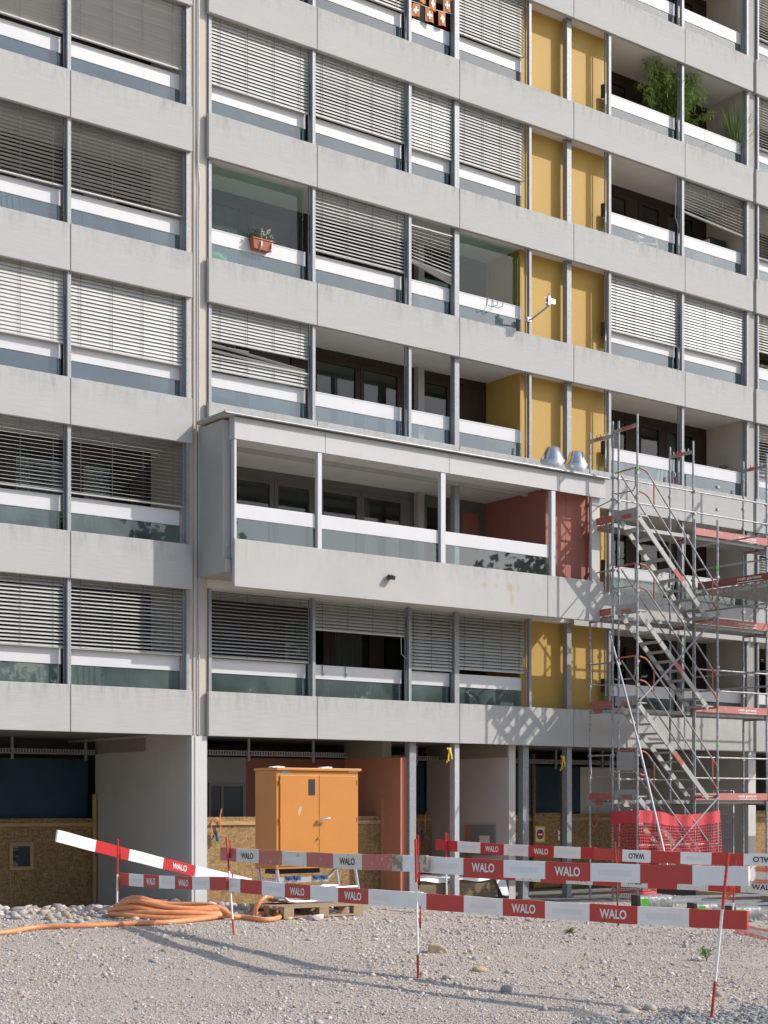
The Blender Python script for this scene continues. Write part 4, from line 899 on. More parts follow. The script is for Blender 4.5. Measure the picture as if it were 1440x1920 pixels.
last = out[-1].copy(); up = [last+Vector((.02,.0,.05)), last+Vector((.10,-.02,.18)), last+Vector((.17,.0,.34)), Vector((px0+.12,py0+.35,pt+.12)), Vector((px0+.22,py0+.6,pt+.05))]
def smooth(ps, it=3):
    ps = [Vector(p) for p in ps]
    for _ in range(it): ps = [ps[0]]+[(ps[i-1]+ps[i]*2+ps[i+1])/4 for i in range(1,len(ps)-1)]+[ps[-1]]
    return ps
hose = MB().tube(smooth([far]+tail+pts+out+up, 3), rH, 10)
tag(hose.build('rubber_hose', K['hose'], loc=tuple(hc)), 'thick orange hose coiled in a heap on the gravel', 'hose')
# ------------------------------------------------------------------ wrapped bundles of profiles at the right
def bundle(xl, xr, yt, yb, d, ln, label, skew=.25):
    a, b = at(xl, yb, d), at(xr, yt, d); w_, h_ = .5*(b.x-a.x if False else (xr-xl)*d/F_PX), b.z-a.z
    r = thing('wrapped_profiles', label, 'bundle', a, 0, 'foil-wrapped bundles of profiles'); u = (ex*.93+ey*.36).normalized(); v = Vector((-u.y,u.x,0))
    o = a.copy(); o.z = at(xl,yb,d).z
    dd = .16
    kid(MB().obox(o+u*.03+v*dd/2+Vector((0,0,h_/2)), u*.03, v*dd*.55, Vector((0,0,h_*.52))).build('end_cap', K['black'], bevel=.008), r)
    m_ = MB(); n = 14; L = (xr-xl)*d/F_PX*1.0
    rings = []
    for i in range(n+1):
        t_ = .06+L*i/n; s_ = 1-.12*abs(math.sin(i*1.3)); rings += [o+u*t_+v*(dd*(.5+dv*s_))+Vector((0,0,h_*(.5+dz*s_))) for dv, dz in ((-.5,-.5),(-.55,.3),(-.35,.5),(.35,.5),(.5,.3),(.5,-.5))]
    m_.add(rings, [(i*6+j, i*6+(j+1)%6, (i+1)*6+(j+1)%6, (i+1)*6+j) for i in range(n) for j in range(6)], True); kid(m_.build('foil', K['foil']), r)
    m_ = MB()
    for j, (dz, hw) in enumerate(((.18,.03),(.5,.045),(.82,.03))): m_.bar(o+u*.1+v*(.02+.04*j)+Vector((0,0,h_*dz)), o+u*(ln)+v*(.02+.04*j)+Vector((0,0,h_*dz)), hw, .035)
    kid(m_.build('profile', K['galv']), r)
    c = o-v*(dd*.06)+u*.0+Vector((0,0,h_*.5)); q = -ey
    e0 = at(xl+11, (yt+yb)/2, d-.06); kid(MB().obox(e0+ex*.035, ex*.05, Vector((0,0,h_*.33)), ey*.002).build('sticker', K['green']), r)
bundle(1194,1264,1679,1712,22.4,3.4,'wrapped profile bundle with green sticker, leftmost of the three and set furthest back')
bundle(1300,1345,1694,1722,21.0,2.6,'wrapped profile bundle with green sticker, the middle one, mostly hidden by the low board')
bundle(1372,1430,1700,1729,20.2,2.4,'wrapped profile bundle with green sticker at the right edge of the site')
def timber(p, q, w_, h_, label, m=K['pallet']): 
    a, b = Vector(p), Vector(q); o = MB().bar(a, b, w_, h_).build('timber_beam', m); tag(o, label, 'timber')
q0, q1 = at(1240,1668,25.5), at(1450,1686,23.5); timber(q0, q1, .20, .12, 'dark long profile lying behind the wrapped bundles', K['black'])
q0, q1 = at(1310,1676,24.5), at(1470,1688,23); timber(q0, q1, .12, .10, 'brown squared timber lying under the dark profile')
q0, q1 = at(1255,1690,23.8), at(1470,1676,25.5); timber(q0, q1, .10, .06, 'pale aluminium profile lying across the bundles', K['alu'])
# ------------------------------------------------------------------ roof vents, lamp, antenna
for i, (xa, xb, yt, lab) in enumerate(((1017,1055,840,'left one of the two shiny flared roof vents on the zinc roof'), (1063,1098,849,'right one of the two shiny flared roof vents on the zinc roof'))):
    Y = -.62; c = onY((xa+xb)/2, 880, Y); c.z = 9.23; s_ = (XY(xb,Y)-XY(xa,Y))*.46; r = thing('roof_vent', lab, 'vent', c, 0, 'shiny roof vents')
    MB().lathe([(s_*.55,0),(s_*.62,.05),(s_,.26),(s_*.98,.265)], n=32).build('base', K['alu'], r); MB().lathe([(s_*.98,.266),(s_*.97,.275),(s_*.56,.54),(s_*.52,.545),(0,.545)], n=32).build('cap', K['chrome'], r)
c = onY(727,1084,-1.0); r = thing('wall_lamp', 'small dark floodlight on the projecting concrete parapet', 'lamp', c)
MB().box(-.045,.045,-.02,.001,-.04,.04).build('bracket', K['galv'], r); MB().obox((.02,-.09,.01), (.06,0,0), (0,.05,.02), (0,-.012,.035)).build('housing', K['black'], r); MB().tube([(0,-.02,0),(.01,-.06,0)], .015, 8).build('arm', K['galv'], r)
a = onY(990,600,.055); r = thing('antenna_arm', 'bent steel antenna arm clamped to the mullion by the ochre panel', 'antenna', a)
MB().tube([(0,0,0),(.02,-.10,.0),(.06,-.60,.17),(.06,-.62,.19),(.06,-.62,.44)], .022, 10).build('arm', K['galvlight'], r)
m_ = MB(); m_.box(-.045,.06,-.05,.05,-.05,.05); m_.tube([(-.05,-.05,.03),(-.05,.06,.03)], .01, 6); m_.build('clamp', K['alu'], r)
m_ = MB(); m_.obox((.13,-.64,.26), (.06,0,.005), (0,.03,0), (0,0,.055)); m_.box(.0,.05,-.66,-.58,.17,.36); m_.tube([(-.06,-.63,.32),(.14,-.63,.33)], .008, 6); m_.tube([(-.06,-.63,.21),(.14,-.63,.22)], .008, 6); m_.build('head', K['alu'], r)
for px_, py_, lab in ((915,560,'left steel hook hanging over the white railing of the glazed balcony'), (925,566,'right steel hook hanging over the white railing of the glazed balcony')):
    T = PT(3); x = XY(px_, .24); o = MB().tube([(x,.31,T+.62),(x,.31,T+.665),(x,.245,T+.665),(x,.24,T+.50),(x+.0,.10,T+.43),(x,-.06,T+.43),(x,-.08,T+.52)], .009, 7).build('railing_hook', K['galvlight'], loc=(x,.25,T+.5)); tag(o, lab, 'hook')
for px_, lab in ((605,'left small clip hook on the white railing under the half-drawn blind'), (648,'right small clip hook on the white railing under the half-drawn blind')):
    T = PT(0); x = XY(px_, .24); o = MB().tube([(x,.32,T+.60),(x,.31,T+.665),(x,.25,T+.665),(x,.245,T+.5),(x+.02,.245,T+.44),(x+.03,.245,T+.5)], .010, 7).build('railing_hook', K['blue'] if 0 else K['galv'], loc=(x,.25,T+.5)); tag(o, lab, 'hook')
MB().tube([(XY(752,.17),.17,PT(0)+1.35),(XY(752,.17),.16,PT(0)+.97),(XY(757,.17)+.12,.15,PT(0)+.86),(XY(757,.17)+.13,.15,PT(0)+.62)], .008, 7).build('crank_rod', K['whitepost'], B)
MB().tube([(XY(1268,.17),.17,PB(5)),(XY(1266,.17),.165,PT(4)+.95),(XY(1270,.17)+.05,.16,PT(4)+.72)], .009, 7).build('crank_rod', K['whitepost'], B)
# ------------------------------------------------------------------ bunting of flags
r = thing('flag_bunting', 'string of orange flags with white crosses on an upper balcony', 'bunting', (0,0,0))
def flag(pl, pr, ln, tilt, sw_):
    a, b = onY(*pl, .17), onY(*pr, .17); w_ = b.x-a.x; x0 = a.x; dn = Vector((tilt,0,-1)).normalized(); e = (b-a).normalized(); n = 6; m_ = MB(); Lw = ln; vs = []
    f_ = lambda u, v: a+e*(w_*u)+dn*(Lw*v)+Vector((0,.02*math.sin(u*5+sw_)*v,0))
    for i in range(n+1): vs += [f_(i/n, j/n) for j in range(n+1)]
    m_.add(vs, [(i*(n+1)+j,(i+1)*(n+1)+j,(i+1)*(n+1)+j+1,i*(n+1)+j+1) for i in range(n) for j in range(n)], True); o = m_.build('flag', K['flag'], r)
    c_ = MB()
    for (u0,u1,v0,v1) in ((.40,.60,.22,.80),(.20,.395,.42,.60),(.605,.80,.42,.60)):
        vs = []; 
        for i in range(4): vs += [f_(u0+(u1-u0)*i/3, v0+(v1-v0)*j/3)+Vector((0,-.006,0)) for j in range(4)]
        c_.add(vs, [(i*4+j,(i+1)*4+j,(i+1)*4+j+1,i*4+j+1) for i in range(3) for j in range(3)], True)
    c_.build('cross', K['whiteplast']).parent = o
flag((774,5),(788,9),.27,-.12,0); flag((797.5,12),(812,18),.29,.04,1); flag((822,20),(835,23),.30,.06,2); flag((805,-8),(818,-3),.28,-.02,3); flag((831,-6),(844,-2),.30,.05,1); flag((786,-22),(798,-18),.28,.05,4)
MB().tube(smooth([onY(x,y,.17) for x, y in ((770,1),(785,6),(797,12),(812,18),(822,20),(835,23),(850,27))],1), .006, 5).build('string', K['whiteplast'], r)
MB().tube(smooth([onY(x,y,.18) for x, y in ((772,-30),(786,-22),(805,-9),(820,-4),(834,-5),(850,2))],1), .006, 5).build('string', K['whiteplast'], r)
# ------------------------------------------------------------------ plants
def leafquad(m_, p, d, L, w_, droop=.3, mi=0):
    d = Vector(d).normalized(); s_ = d.cross(Vector((0,0,1))); s_ = s_.normalized() if s_.length > .01 else Vector((1,0,0)); s_ = (s_+Vector((0,0,R.uniform(-.6,.6)))).normalized()
    a = Vector(p); m1 = a+d*L*.5+Vector((0,0,-droop*L*.12)); e = a+d*L+Vector((0,0,-droop*L*.5)); m_.add([a, m1-s_*w_/2, e, m1+s_*w_/2], [(0,1,2,3)], False, mi)
def bamboo(c, hh, ncane, nleaf, spread, label):
    r = thing('bamboo_plant', label, 'plant', c); st_ = MB(); lf = MB(); per = nleaf//ncane
    for i in range(ncane):
        a = R.uniform(0,6.28); l_ = hh*R.uniform(.6,1.); out_ = Vector((math.cos(a)*spread, math.sin(a)*.3*spread-.32, 0))*R.uniform(.25,1.); pts = []
        for j in range(9): f = j/8; pts.append(Vector((R.uniform(-.08,.08),0,0))*0+Vector((.1*math.cos(a*3),.05*math.sin(a*2),0))+out_*(f**1.7)+Vector((0,0,l_*(f-.22*f**3))))
        st_.tube(pts, [.007-.005*j/8 for j in range(9)], 5)
        for q in range(per):
            f = R.uniform(.22,1.)**.8; k_ = min(7, int(f*8)); p = pts[k_].lerp(pts[k_+1], f*8-k_)+Vector((R.gauss(0,.07),R.gauss(0,.07),R.gauss(0,.05)))
            d = Vector((R.uniform(-1,1),R.uniform(-1,.7),R.uniform(-.9,.35))); leafquad(lf, p, d, R.uniform(.11,.20), R.uniform(.017,.028), .7)
    st_.build('cane', K['blade'], r); lf.build('foliage', K['bamboo'], r)
    MB().lathe([(0,0),(.17,0),(.20,.3),(.18,.3),(.17,.27),(0,.27)], (0,0,-.02), 20).build('pot', K['terracotta'], r)
bamboo((XY(1256,.62),.66,PT(5)-.34), 3.0, 46, 7500, 1.35, 'bushy green bamboo leaning over an upper balcony railing')
def grassplant(c, hh, n, label, mat='blade'):
    r = thing('grass_plant', label, 'plant', c); m_ = MB()
    for i in range(n):
        a = R.uniform(0,6.28); L = hh*R.uniform(.55,1.05); lean = R.uniform(.15,.8); o = Vector((math.cos(a)*.12,math.sin(a)*.10,0)); d = Vector((math.cos(a),math.sin(a)*.4-.45,0)); w_ = R.uniform(.014,.030); vs = []; s_ = Vector((-d.y,d.x,0)).normalized()
        for j in range(8):
            f = j/7; p = o+d*lean*L*.55*f**2+Vector((0,0,L*(f-.42*lean*f**3))); ww = w_*(1-f**2)+.002; vs += [p-s_*ww/2, p+s_*ww/2]
        m_.add(vs, [(2*j,2*j+1,2*j+3,2*j+2) for j in range(7)], True)
    m_.build('blades', K[mat], r); MB().lathe([(0,0),(.15,0),(.18,.3),(.16,.3),(0,.26)], (0,0,-.03), 20).build('pot', K['terracotta'], r)
grassplant((XY(1384,.5),.56,PT(5)-.30), 2.25, 380, 'tall arching grass plant in the right corner of the upper balcony')
grassplant((XY(1318,.5),.55,PT(5)-.30), 1.15, 70, 'small dry feathery grass between the bamboo and the tall grass', 'drygrass')
def smallplant(c, hh, n, label, cat='plant', flower=None, pot=True, mat='leaf'):
    r = thing('potted_plant' if pot else 'weed', label, cat, c); m_ = MB()
    for i in range(n):
        a = R.uniform(0,6.28); L = hh*R.uniform(.4,1.); tip = Vector((math.cos(a)*L*.5,math.sin(a)*L*.4,L)); m_.tube([(0,0,0),tuple(tip*.5+Vector((0,0,.03))),tuple(tip)], .003, 4)
        for q in range(7): f = R.uniform(.3,1.); p = tip*f; leafquad(m_, p, (R.uniform(-1,1),R.uniform(-1,1),R.uniform(-.2,.7)), R.uniform(.05,.09), R.uniform(.02,.035))
    m_.build('foliage', K[mat], r)
    if flower:
        f_ = MB()
        for i in range(26):
            a = R.uniform(0,6.28); L = hh*R.uniform(.7,1.1); c0 = Vector((math.cos(a)*L*.5,math.sin(a)*L*.35-.03,L*R.uniform(.6,1.)))
            for q in range(4): leafquad(f_, c0, (R.uniform(-1,1),R.uniform(-1,1),R.uniform(-.3,1)), .05, .045, 0)
        f_.build('flowers', K[flower], r)
    if pot: MB().lathe([(0,-.2),(.09,-.2),(.12,.0),(.10,.0),(0,-.03)], (0,0,0), 18).build('pot', K['terracotta'], r)
smallplant((XY(1357,.7),.75,PT(2)+.62), .32, 16, 'small green potted plant on a middle balcony behind the scaffold')
smallplant((XY(1432,.4),.42,PT(3)+.58), .28, 12, 'small green potted plant on the balcony at the right edge')
smallplant((XY(52,.42),.48,PT(0)+.02), .36, 18, 'red flowering geranium seen through the lowest left balcony glass', flower='redpetal')
wd = onG(1325,1802,12.5); smallplant(tuple(wd), .16, 5, 'small green weed growing on the gravel by the leaning pole', 'weed', pot=False, mat='bamboo')
wd = onG(1069,1750,15); smallplant(tuple(wd), .035, 5, 'tiny green weed on the gravel under the low board', 'weed', pot=False, mat='bamboo')
# flower box hung on the railing
T = PT(3); xa, xb = XY(469,.2), XY(507,.2); r = thing('flower_box', 'terracotta flower box with white flowers hanging on the green glazed balcony', 'flower box', ((xa+xb)/2,.19,T+.52)); hw = (xb-xa)/2
m_ = MB(); m_.add([(-hw*.8,-.07,-.09),(hw*.8,-.07,-.09),(hw*.8,.06,-.09),(-hw*.8,.06,-.09),(-hw,-.10,.10),(hw,-.10,.10),(hw,.07,.10),(-hw,.07,.10)], [(0,3,2,1),(0,1,5,4),(1,2,6,5),(2,3,7,6),(3,0,4,7)]); m_.box(-hw-.012,hw+.012,-.112,.082,.09,.108); m_.build('trough', K['terracotta'], r)
m_ = MB()
for x in (-.06,.18): m_.box(x,x+.03,-.118,-.104,-.04,.06); m_.box(x,x+.03,-.10,.12,.112,.12); m_.tube([(x+.015,-.1,-.07),(x+.015,-.03,-.11)], .008, 6)
m_.build('hanger', K['whitepost'], r)
m_ = MB(); f_ = MB()
for i in range(26):
    x = R.choice((R.uniform(-hw*.95,-hw*.4), R.uniform(hw*.2,hw*.9))); p = Vector((x,R.uniform(-.06,.05),.10)); hgt = R.uniform(.05,.22); tip = p+Vector((R.uniform(-.08,.08),R.uniform(-.05,.03),hgt)); m_.tube([p,tip], .003, 4)
    for q in range(4): leafquad(m_, p.lerp(tip, R.uniform(.2,1)), (R.uniform(-1,1),R.uniform(-1,.5),R.uniform(-.2,.6)), .06, .03)
    if x > 0:
        for q in range(5): leafquad(f_, tip+Vector((R.gauss(0,.02),R.gauss(0,.02),R.gauss(0,.03))), (R.uniform(-1,1),R.uniform(-1,.3),R.uniform(-.5,1)), .045, .04, 0)
m_.build('foliage', K['leaf'], r); f_.build('flowers', K['petal'], r)
# ------------------------------------------------------------------ furniture and odds and ends on the balconies
def chair(c, rz, label):
    r = thing('plastic_chair', label, 'chair', c, rz, 'white plastic garden chairs')
    m_ = MB(); m_.box(-.22,.22,-.22,.22,.40,.43); m_.build('seat', K['whiteplast'], r, bevel=.01)
    m_ = MB()
    for i in range(5): x = -.2+.1*i; m_.bar((x,.20,.44),(x*1.05,.30,.84), .06, .018, (0,1,0))
    m_.tube([(-.24,.2,.42),(-.25,.30,.80),(-.12,.32,.90),(.12,.32,.90),(.25,.30,.80),(.24,.2,.42)], .022, 8); m_.build('backrest', K['whiteplast'], r)
    for s_ in (-1,1):
        MB().tube([(s_*.26,.27,.66),(s_*.29,.0,.66),(s_*.28,-.20,.64),(s_*.27,-.24,.58)], .022, 8).build('armrest', K['whiteplast'], r)
        MB().tube([(s_*.27,-.23,.6),(s_*.25,-.25,0)], .024, 8).build('leg', K['whiteplast'], r); MB().tube([(s_*.24,.22,.43),(s_*.26,.30,0)], .024, 8).build('leg', K['whiteplast'], r)
fl = lambda k: PB(k)+.48
chair((XY(165,.95),.98,fl(0)), 2.6, 'white plastic chair seen through the lowest left balcony glass')
chair((XY(22,.95),.98,fl(3)), 2.3, 'white plastic chair at the left edge on an upper left balcony')
chair((XY(425,.95),.98,fl(4)), .6, 'white plastic chair behind glass high beside the drain pipe')
chair((XY(1238,.95),.98,fl(2)), 2.9, 'white plastic chair beside the pink cloth behind the scaffold')
def cloth(c, w_, hh, mat, label, name='hanging_cloth'):
    m_ = MB(); n = 14; vs = []
    for i in range(n+1):
        for j in range(6): u, v = i/n, j/5; vs.append((w_*(u-.5)+.03*math.sin(v*4+u*3), .05*math.sin(u*11+v*2)-.05*v, -hh*v*(1+.12*math.sin(u*7))))
    m_.add(vs, [(i*6+j,(i+1)*6+j,(i+1)*6+j+1,i*6+j+1) for i in range(n) for j in range(5)], True); tag(m_.build(name, K[mat], loc=(0,0,0)), label, 'cloth').location = c
cloth((XY(1264,.5),.5,PT(2)+.30), .72, .62, 'pink', 'pink cloth behind the balcony glass beside the scaffold')
cloth((XY(187,.42),.45,PT(3)+.28), .32, .55, 'redcloth', 'red cloth drying behind the upper left balcony glass'); cloth((XY(205,.42),.47,PT(3)+.27), .12, .55, 'bluecloth', 'blue cloth drying beside the red cloth')
r = thing('drying_table', 'wooden folding stand behind glass beside the upper left mullion', 'stand', (XY(118,.7),.75,fl(3)))
for s_ in (-1,1): MB().bar((s_*.26,0,0),(-s_*.26,0.03,.74), .03, .04).build('leg', K['battenz'], r); MB().bar((s_*.26,.3,0),(-s_*.26,.33,.74), .03, .04).build('leg', K['battenz'], r)
MB().box(-.35,.35,-.05,.38,.745,.77).build('top', K['batten'], r)
T = PT(3); r = thing('plastic_crate', 'grey crate with a green thing on the green glazed balcony', 'crate', (XY(404,.5),.55,T-.02)); m_ = MB(); m_.box(-.2,.2,-.14,-.12,0,.30); m_.box(-.2,.2,.12,.14,0,.30); m_.box(-.2,-.18,-.12,.12,0,.30); m_.box(.18,.2,-.12,.12,0,.30); m_.box(-.2,.2,-.14,.14,-.34,0); m_.build('box', K['sticker'], r)
m_ = MB(); m_.tube([(-.15,-.17,.20),(-.05,-.19,.22),(.08,-.19,.13),(.15,-.17,.10)], [.05,.08,.07,.03], 8); m_.build('green_bag', K['green'], r)
r = thing('bicycle', 'pale bicycle behind the glass of an upper right balcony', 'bicycle', (XY(1215,.6),.65,fl(4)))
def wheel(x): 
    m_ = MB(); pts = [(x+.31*math.cos(6.2832*i/28),0,.33+.31*math.sin(6.2832*i/28)) for i in range(29)]; m_.tube(pts, .018, 6, caps=False)
    for i in range(10): m_.tube([(x,0,.33),(x+.3*math.cos(.628*i),0,.33+.3*math.sin(.628*i))], .002, 4)
    return m_.build('wheel', K['sticker'], r)
wheel(-.5); wheel(.5)
m_ = MB(); 
for q in (((-.5,0,.33),(-.12,0,.30)),((-.12,0,.30),(-.25,0,.78)),((-.25,0,.70),(.34,0,.78)),((-.12,0,.30),(.36,0,.68)),((-.5,0,.33),(-.22,0,.70)),((.5,0,.33),(.32,0,.92))): m_.tube(q, .016, 6)
m_.build('frame', K['whiteplast'], r); MB().box(-.36,-.14,-.06,.06,.79,.84).build('saddle', K['whiteplast'], r, bevel=.02); MB().tube([(.28,-.25,.95),(.32,0,.94),(.28,.25,.95)], .014, 6).build('handlebar', K['galvlight'], r)
r = thing('storage_cupboard', 'dark cupboard with a pale door under the crooked blind', 'cupboard', (XY(1338,.8),.85,fl(4))); MB().box(-.30,.30,-.2,.35,0,1.38).build('body', M('dark_green_plastic', (.012,.025,.024), .6), r); MB().box(-.33,-.301,-.19,.34,.05,1.33).build('door', K['sticker'], r)
# ------------------------------------------------------------------ stones
def stone(c, s_, label=None, seed=0, sq=(1,.8,.6), mat=None, name='stone'):
    rr = random.Random(seed); m_ = MB(); n, k = 14, 9; vs = []
    off = Vector((rr.uniform(0,50),rr.uniform(0,50),rr.uniform(0,50)))
    for i in range(k+1):
        ph = math.pi*i/k
        for j in range(n):
            t_ = 6.2832*j/n; d = Vector((math.sin(ph)*math.cos(t_),math.sin(ph)*math.sin(t_),math.cos(ph))); q = 1+.16*mnoise.noise(d*1.3+off)+.05*mnoise.noise(d*3.5+off); vs.append(Vector((d.x*sq[0],d.y*sq[1],d.z*sq[2]))*s_*q)
    m_.add(vs, [(i*n+j,(i+1)*n+j,(i+1)*n+(j+1)%n,i*n+(j+1)%n) for i in range(k) for j in range(n)], True); o = m_.build(name, mat or K['stone1']); o.location = c; o.rotation_euler = (rr.uniform(-.15,.15),rr.uniform(-.15,.15),rr.uniform(0,6.28)); return o
K['stone1'] = M('pale_river_stone', (.44,.40,.34), .85, var=.2, scale=9, bmp=.25, bscale=50); K['stone2'] = M('grey_river_stone', (.33,.33,.33), .85, var=.22, scale=8, bmp=.25, bscale=50); K['stone3'] = M('sandy_stone', (.42,.33,.22), .88, var=.2, scale=12, bmp=.3, bscale=60)
def put(px, py, wpx, label, seed, sq=(1,.8,.65), mat='stone1', t0=11.):
    p = onG(px, py, t0); d = (Vector((p.x,p.y,0))-Vector((CAM.x,CAM.y,0))).dot(Vector((CA,SA,0))); s_ = wpx*d/F_PX/2; p.z += s_*sq[2]*.55; o = stone(p, s_, label, seed, sq, K[mat]); tag(o, label, 'stone', 'loose stones on the gravel'); return o
p = onG(822,1786,12); d = 14.6; wst = 42*d/F_PX
m_ = MB(); pr_ = [(-.5,0),(-.5,.30),(-.40,.50),(.05,.46),(.36,.28),(.5,.02)]; m_.prism([(a_*wst, b_*wst) for a_, b_ in pr_], -.07, .08); o = m_.build('stone', K['stone3'], bevel=.012); o.location = p-Vector((0,0,.015)); o.rotation_euler = (0,0,ANG-math.pi/2); tag(o, 'flat-topped sandy block of stone right of the middle pole', 'stone', 'loose stones on the gravel')
for a_ in ((342,1756,21,'chalky white squarish boulder right below the coiled hose',3,(1,.85,.95),'stone1'), (951,1861,25,'grey stone lying in the shadow line at the bottom centre',4,(1,.8,.75),'stone2'), (900,1821,30,'flat sandy stone in the middle distance right of centre',5,(1,.8,.4),'stone3'),
           (840,1836,34,'broad flat pale stone left of the leaning pole',6,(1,.7,.35),'stone1'), (94,1722,20,'rounded pale stone on the gravel crest before the small hoarding window',7,(1,.8,.7),'stone1'), (147,1707,17,'small pale stone on the gravel crest left of the hose',8,(1,.8,.7),'stone1'),
           (30,1724,22,'round pale stone on the gravel crest at the left edge',9,(1,.85,.7),'stone1'), (150,1731,18,'pale stone beside the hose tail on the left',10,(1,.8,.6),'stone1'), (414,1701,18,'dark stone at the foot of the concrete pier',11,(1,.8,.8),'stone2'),
           (1180,1900,34,'broad pale stone near the bottom right dark gravel',12,(1,.75,.5),'stone1'), (1218,1895,28,'pale stone just left of the leaning pole foot',13,(1,.8,.6),'stone1'), (1290,1893,16,'small pale stone right at the leaning pole foot',14,(1,.8,.6),'stone1'), (875,1867,17,'small pale stone on the shadow line below the flat block',15,(1,.8,.65),'stone1'),
           (1020,1895,17,'small grey stone at the lower edge left of the broad pale stone',16,(1,.8,.75),'stone2'), (1285,1777,13,'pale stone under the right end of the low board',17,(1,.8,.9),'stone1'), (1383,1878,16,'pale stone right of the leaning pole',18,(1,.8,.6),'stone1'), (1100,1793,12,'small brown stone left of the green weed',19,(1,.8,.8),'stone3')):
    put(*a_[:4], a_[4], a_[5], a_[6])
for i in range(110):
    px_ = R.uniform(-20,1460); py_ = R.choice((R.uniform(1760,1920), R.uniform(1720,1800))); 
    big = i < 46
    if big: px_, py_ = R.uniform(-30,340), R.uniform(1702,1732)
    put(px_, py_, R.uniform(10,23) if big else R.uniform(7,15), 'palm-sized rounded pebble lying loose on the gravel', 100+i, (1,R.uniform(.65,.9),R.uniform(.4,.7)), R.choice(('stone1','stone1','stone2','stone3')))
# ------------------------------------------------------------------ loose gravel: many small stones as one object
rng = np.random.default_rng(5)
def ico(sub=0):
    t_ = (1+5**.5)/2; v_ = np.array([(-1,t_,0),(1,t_,0),(-1,-t_,0),(1,-t_,0),(0,-1,t_),(0,1,t_),(0,-1,-t_),(0,1,-t_),(t_,0,-1),(t_,0,1),(-t_,0,-1),(-t_,0,1)], float); v_ /= np.linalg.norm(v_[0])
    f_ = np.array([(0,11,5),(0,5,1),(0,1,7),(0,7,10),(0,10,11),(1,5,9),(5,11,4),(11,10,2),(10,7,6),(7,1,8),(3,9,4),(3,4,2),(3,2,6),(3,6,8),(3,8,9),(4,9,5),(2,4,11),(6,2,10),(8,6,7),(9,8,1)]); return v_, f_
IV, IF = ico()
def gravel(n, smin, sigma, dmin, dmax, name, label, mats, latmax=.275, latmin=None, keep=None, power=1.):
    dd = dmin+(dmax-dmin)*rng.random(n)**power; la = ((rng.random(n)*2-1)*latmax if latmin is None else latmin+rng.random(n)*(latmax-latmin))*dd
    X = CAM.x+dd*CA+la*SA; Y = CAM.y+dd*SA-la*CA
    if keep is not None: k_ = keep(X, Y, dd, la); X, Y = X[k_], Y[k_]
    k_ = Y < -.4; X, Y = X[k_], Y[k_]; n = len(X); Z = ground_np(X, Y)
    s_ = np.clip(smin*np.exp(rng.normal(0, sigma, n)), smin*.5, smin*5); rot = rng.random(n)*6.2832
    V = IV[None]*(1+rng.uniform(-.28,.28,(n,12,1))); V = V*np.stack([s_, s_*rng.uniform(.6,.95,n), s_*rng.uniform(.35,.75,n)], -1)[:,None,:]
    c, s = np.cos(rot)[:,None], np.sin(rot)[:,None]; V = np.stack([V[...,0]*c-V[...,1]*s, V[...,0]*s+V[...,1]*c, V[...,2]+.25*V[...,0]*rng.uniform(-1,1,(n,1))], -1)
    V += np.stack([X, Y, Z+s_*.18], -1)[:,None,:]
    Fc = IF[None]+(np.arange(n)*12)[:,None,None]
    me = bpy.data.meshes.new(name); nv, nf = n*12, n*20
    me.vertices.add(nv); me.vertices.foreach_set('co', V.astype(np.float32).ravel()); me.loops.add(nf*3); me.loops.foreach_set('vertex_index', Fc.astype(np.int32).ravel())
    me.polygons.add(nf); me.polygons.foreach_set('loop_start', np.arange(0,nf*3,3,dtype=np.int32)); me.polygons.foreach_set('loop_total', np.full(nf,3,dtype=np.int32))
    for m in mats: me.materials.append(m)
    me.polygons.foreach_set('material_index', np.repeat(rng.integers(0,len(mats),n),20).astype(np.int32)); me.polygons.foreach_set('use_smooth', np.ones(nf,bool)); me.update(); me.validate()
    o = bpy.data.objects.new(name, me); SC.collection.objects.link(o); tag(o, label, 'gravel', kind='stuff')
def patch(X, Y): return .5+.27*np.sin(1.1*X+1.5*np.sin(.8*Y+.4))+.23*np.sin(1.7*Y-.9*X+2*np.sin(.6*X))+.12*np.sin(4.3*X+2.9*Y)
def gm_(n, col): return M(n, col, .9, var=.25, scale=22, spec=.25)
gms = [gm_('gravel_beige',(0.497,0.416,0.356)), gm_('gravel_grey',(0.422,0.380,0.362)), gm_('gravel_pale',(0.627,0.551,0.497)), gm_('gravel_sand',(0.476,0.380,0.297)), gm_('gravel_dark',(0.303,0.266,0.254)), gm_('gravel_pale_grey',(0.541,0.494,0.470))]
gravel(150000, .0058, .42, 10.6, 19, 'fine_gravel', 'fine beige and grey gravel covering the site ground', gms, power=1.25, keep=lambda X,Y,d,l: patch(X,Y)+rng.random(len(X))*1.1 > .45)
gravel(30000, .0095, .45, 17, 33, 'far_gravel', 'gravel on the further part of the site ground', gms, power=1.1)
gravel(15000, .0135, .42, 10.6, 22, 'coarse_gravel', 'coarser rounded pebbles scattered through the gravel', gms, keep=lambda X,Y,d,l: patch(X,Y)+rng.random(len(X))*.55 > .85)
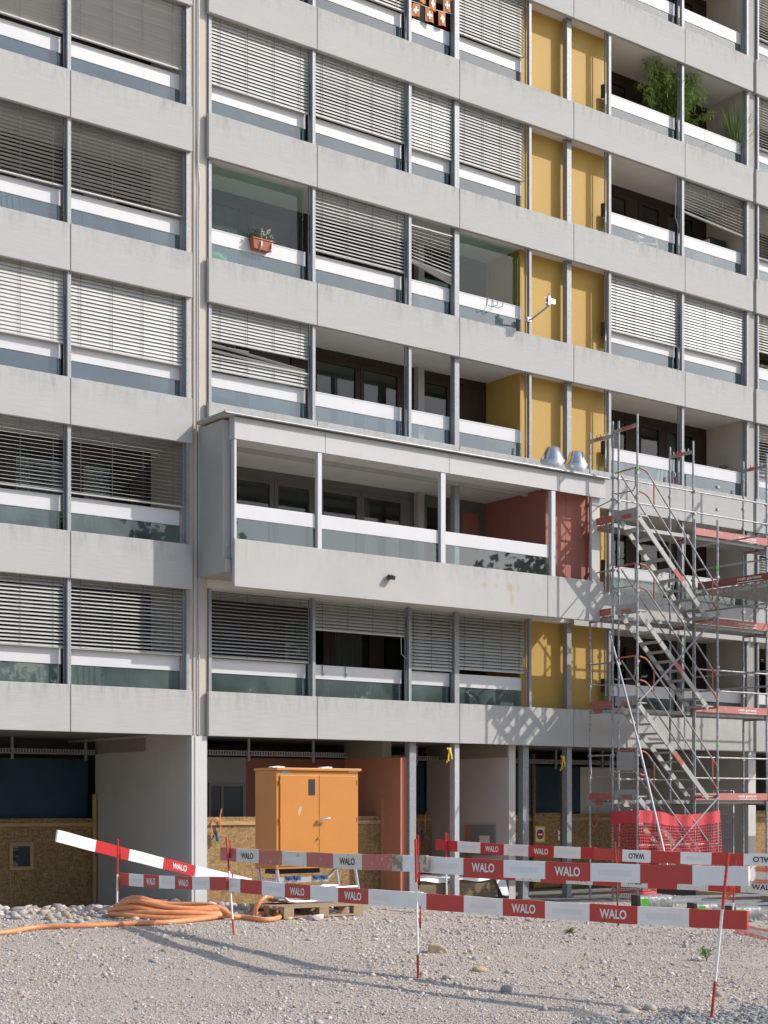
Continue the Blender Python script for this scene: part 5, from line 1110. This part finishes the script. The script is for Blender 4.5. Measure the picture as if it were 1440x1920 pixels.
gravel(2200, .042, .4, 19.3, 22.2, 'heap_gravel', 'coarse stones along the gravel crest on the left', gms, keep=lambda X,Y,d,l: (l/d < -.03))
gd = [gm_('asphalt_chip',(.19,.183,.175)), gm_('asphalt_chip_grey',(.25,.243,.235)), gm_('asphalt_chip_light',(.35,.335,.315))]
gravel(60000, .0105, .4, 10.8, 13.2, 'dark_gravel', 'dark grey gravel in the bottom right corner', gd, latmin=.12, keep=lambda X,Y,d,l: d+rng.normal(0,.12,len(d)) < 11.75+(l/d-.17)*9+.12*np.sin(l*9))
# ------------------------------------------------------------------ trees across the site, seen only as reflections in the glass
def fartree(x, y, hh, rad, label):
    r = thing('far_tree', label, 'tree', (x,y,.3), 0, 'trees across the site mirrored in the balcony glass')
    MB().tube([(0,0,0),(.1,.1,hh*.4),(0,.2,hh*.75)], [.35,.25,.1], 8).build('trunk', K['brownply'], r)
    n = 5200; cl = rng.normal(0, 1, (22, 3)); cl /= np.linalg.norm(cl, axis=1)[:,None]; cl = cl*rng.uniform(.3,1.,(22,1))*np.array([rad,rad,hh*.44])+np.array([0,0,hh*.52])
    P = cl[rng.integers(0,22,n)]+rng.normal(0,1,(n,3))*rad*.24; A1 = rng.normal(0,1,(n,3)); A1 /= np.linalg.norm(A1,axis=1)[:,None]; A2 = np.cross(A1, rng.normal(0,1,(n,3))); A2 /= np.linalg.norm(A2,axis=1)[:,None]; s_ = rng.uniform(.16,.34,(n,1))
    V = np.stack([P-A1*s_-A2*s_*.6, P+A1*s_-A2*s_*.6, P+A1*s_+A2*s_*.6, P-A1*s_+A2*s_*.6], 1).reshape(-1,3); m_ = MB(); m_.v = V.tolist(); m_.f = [(4*i,4*i+1,4*i+2,4*i+3) for i in range(n)]; m_.sm = [False]*n; m_.mi = [0]*n; m_.build('crown', K['farleaf'], r)
for i in range(21): fartree(14+i*6.2+rng.uniform(-1.5,1.5), -60+rng.uniform(-7,7), rng.uniform(14,20)+max(0,i-6)*.45, rng.uniform(3.6,5.2), 'leafy tree beyond the site mirrored in the balcony glass')
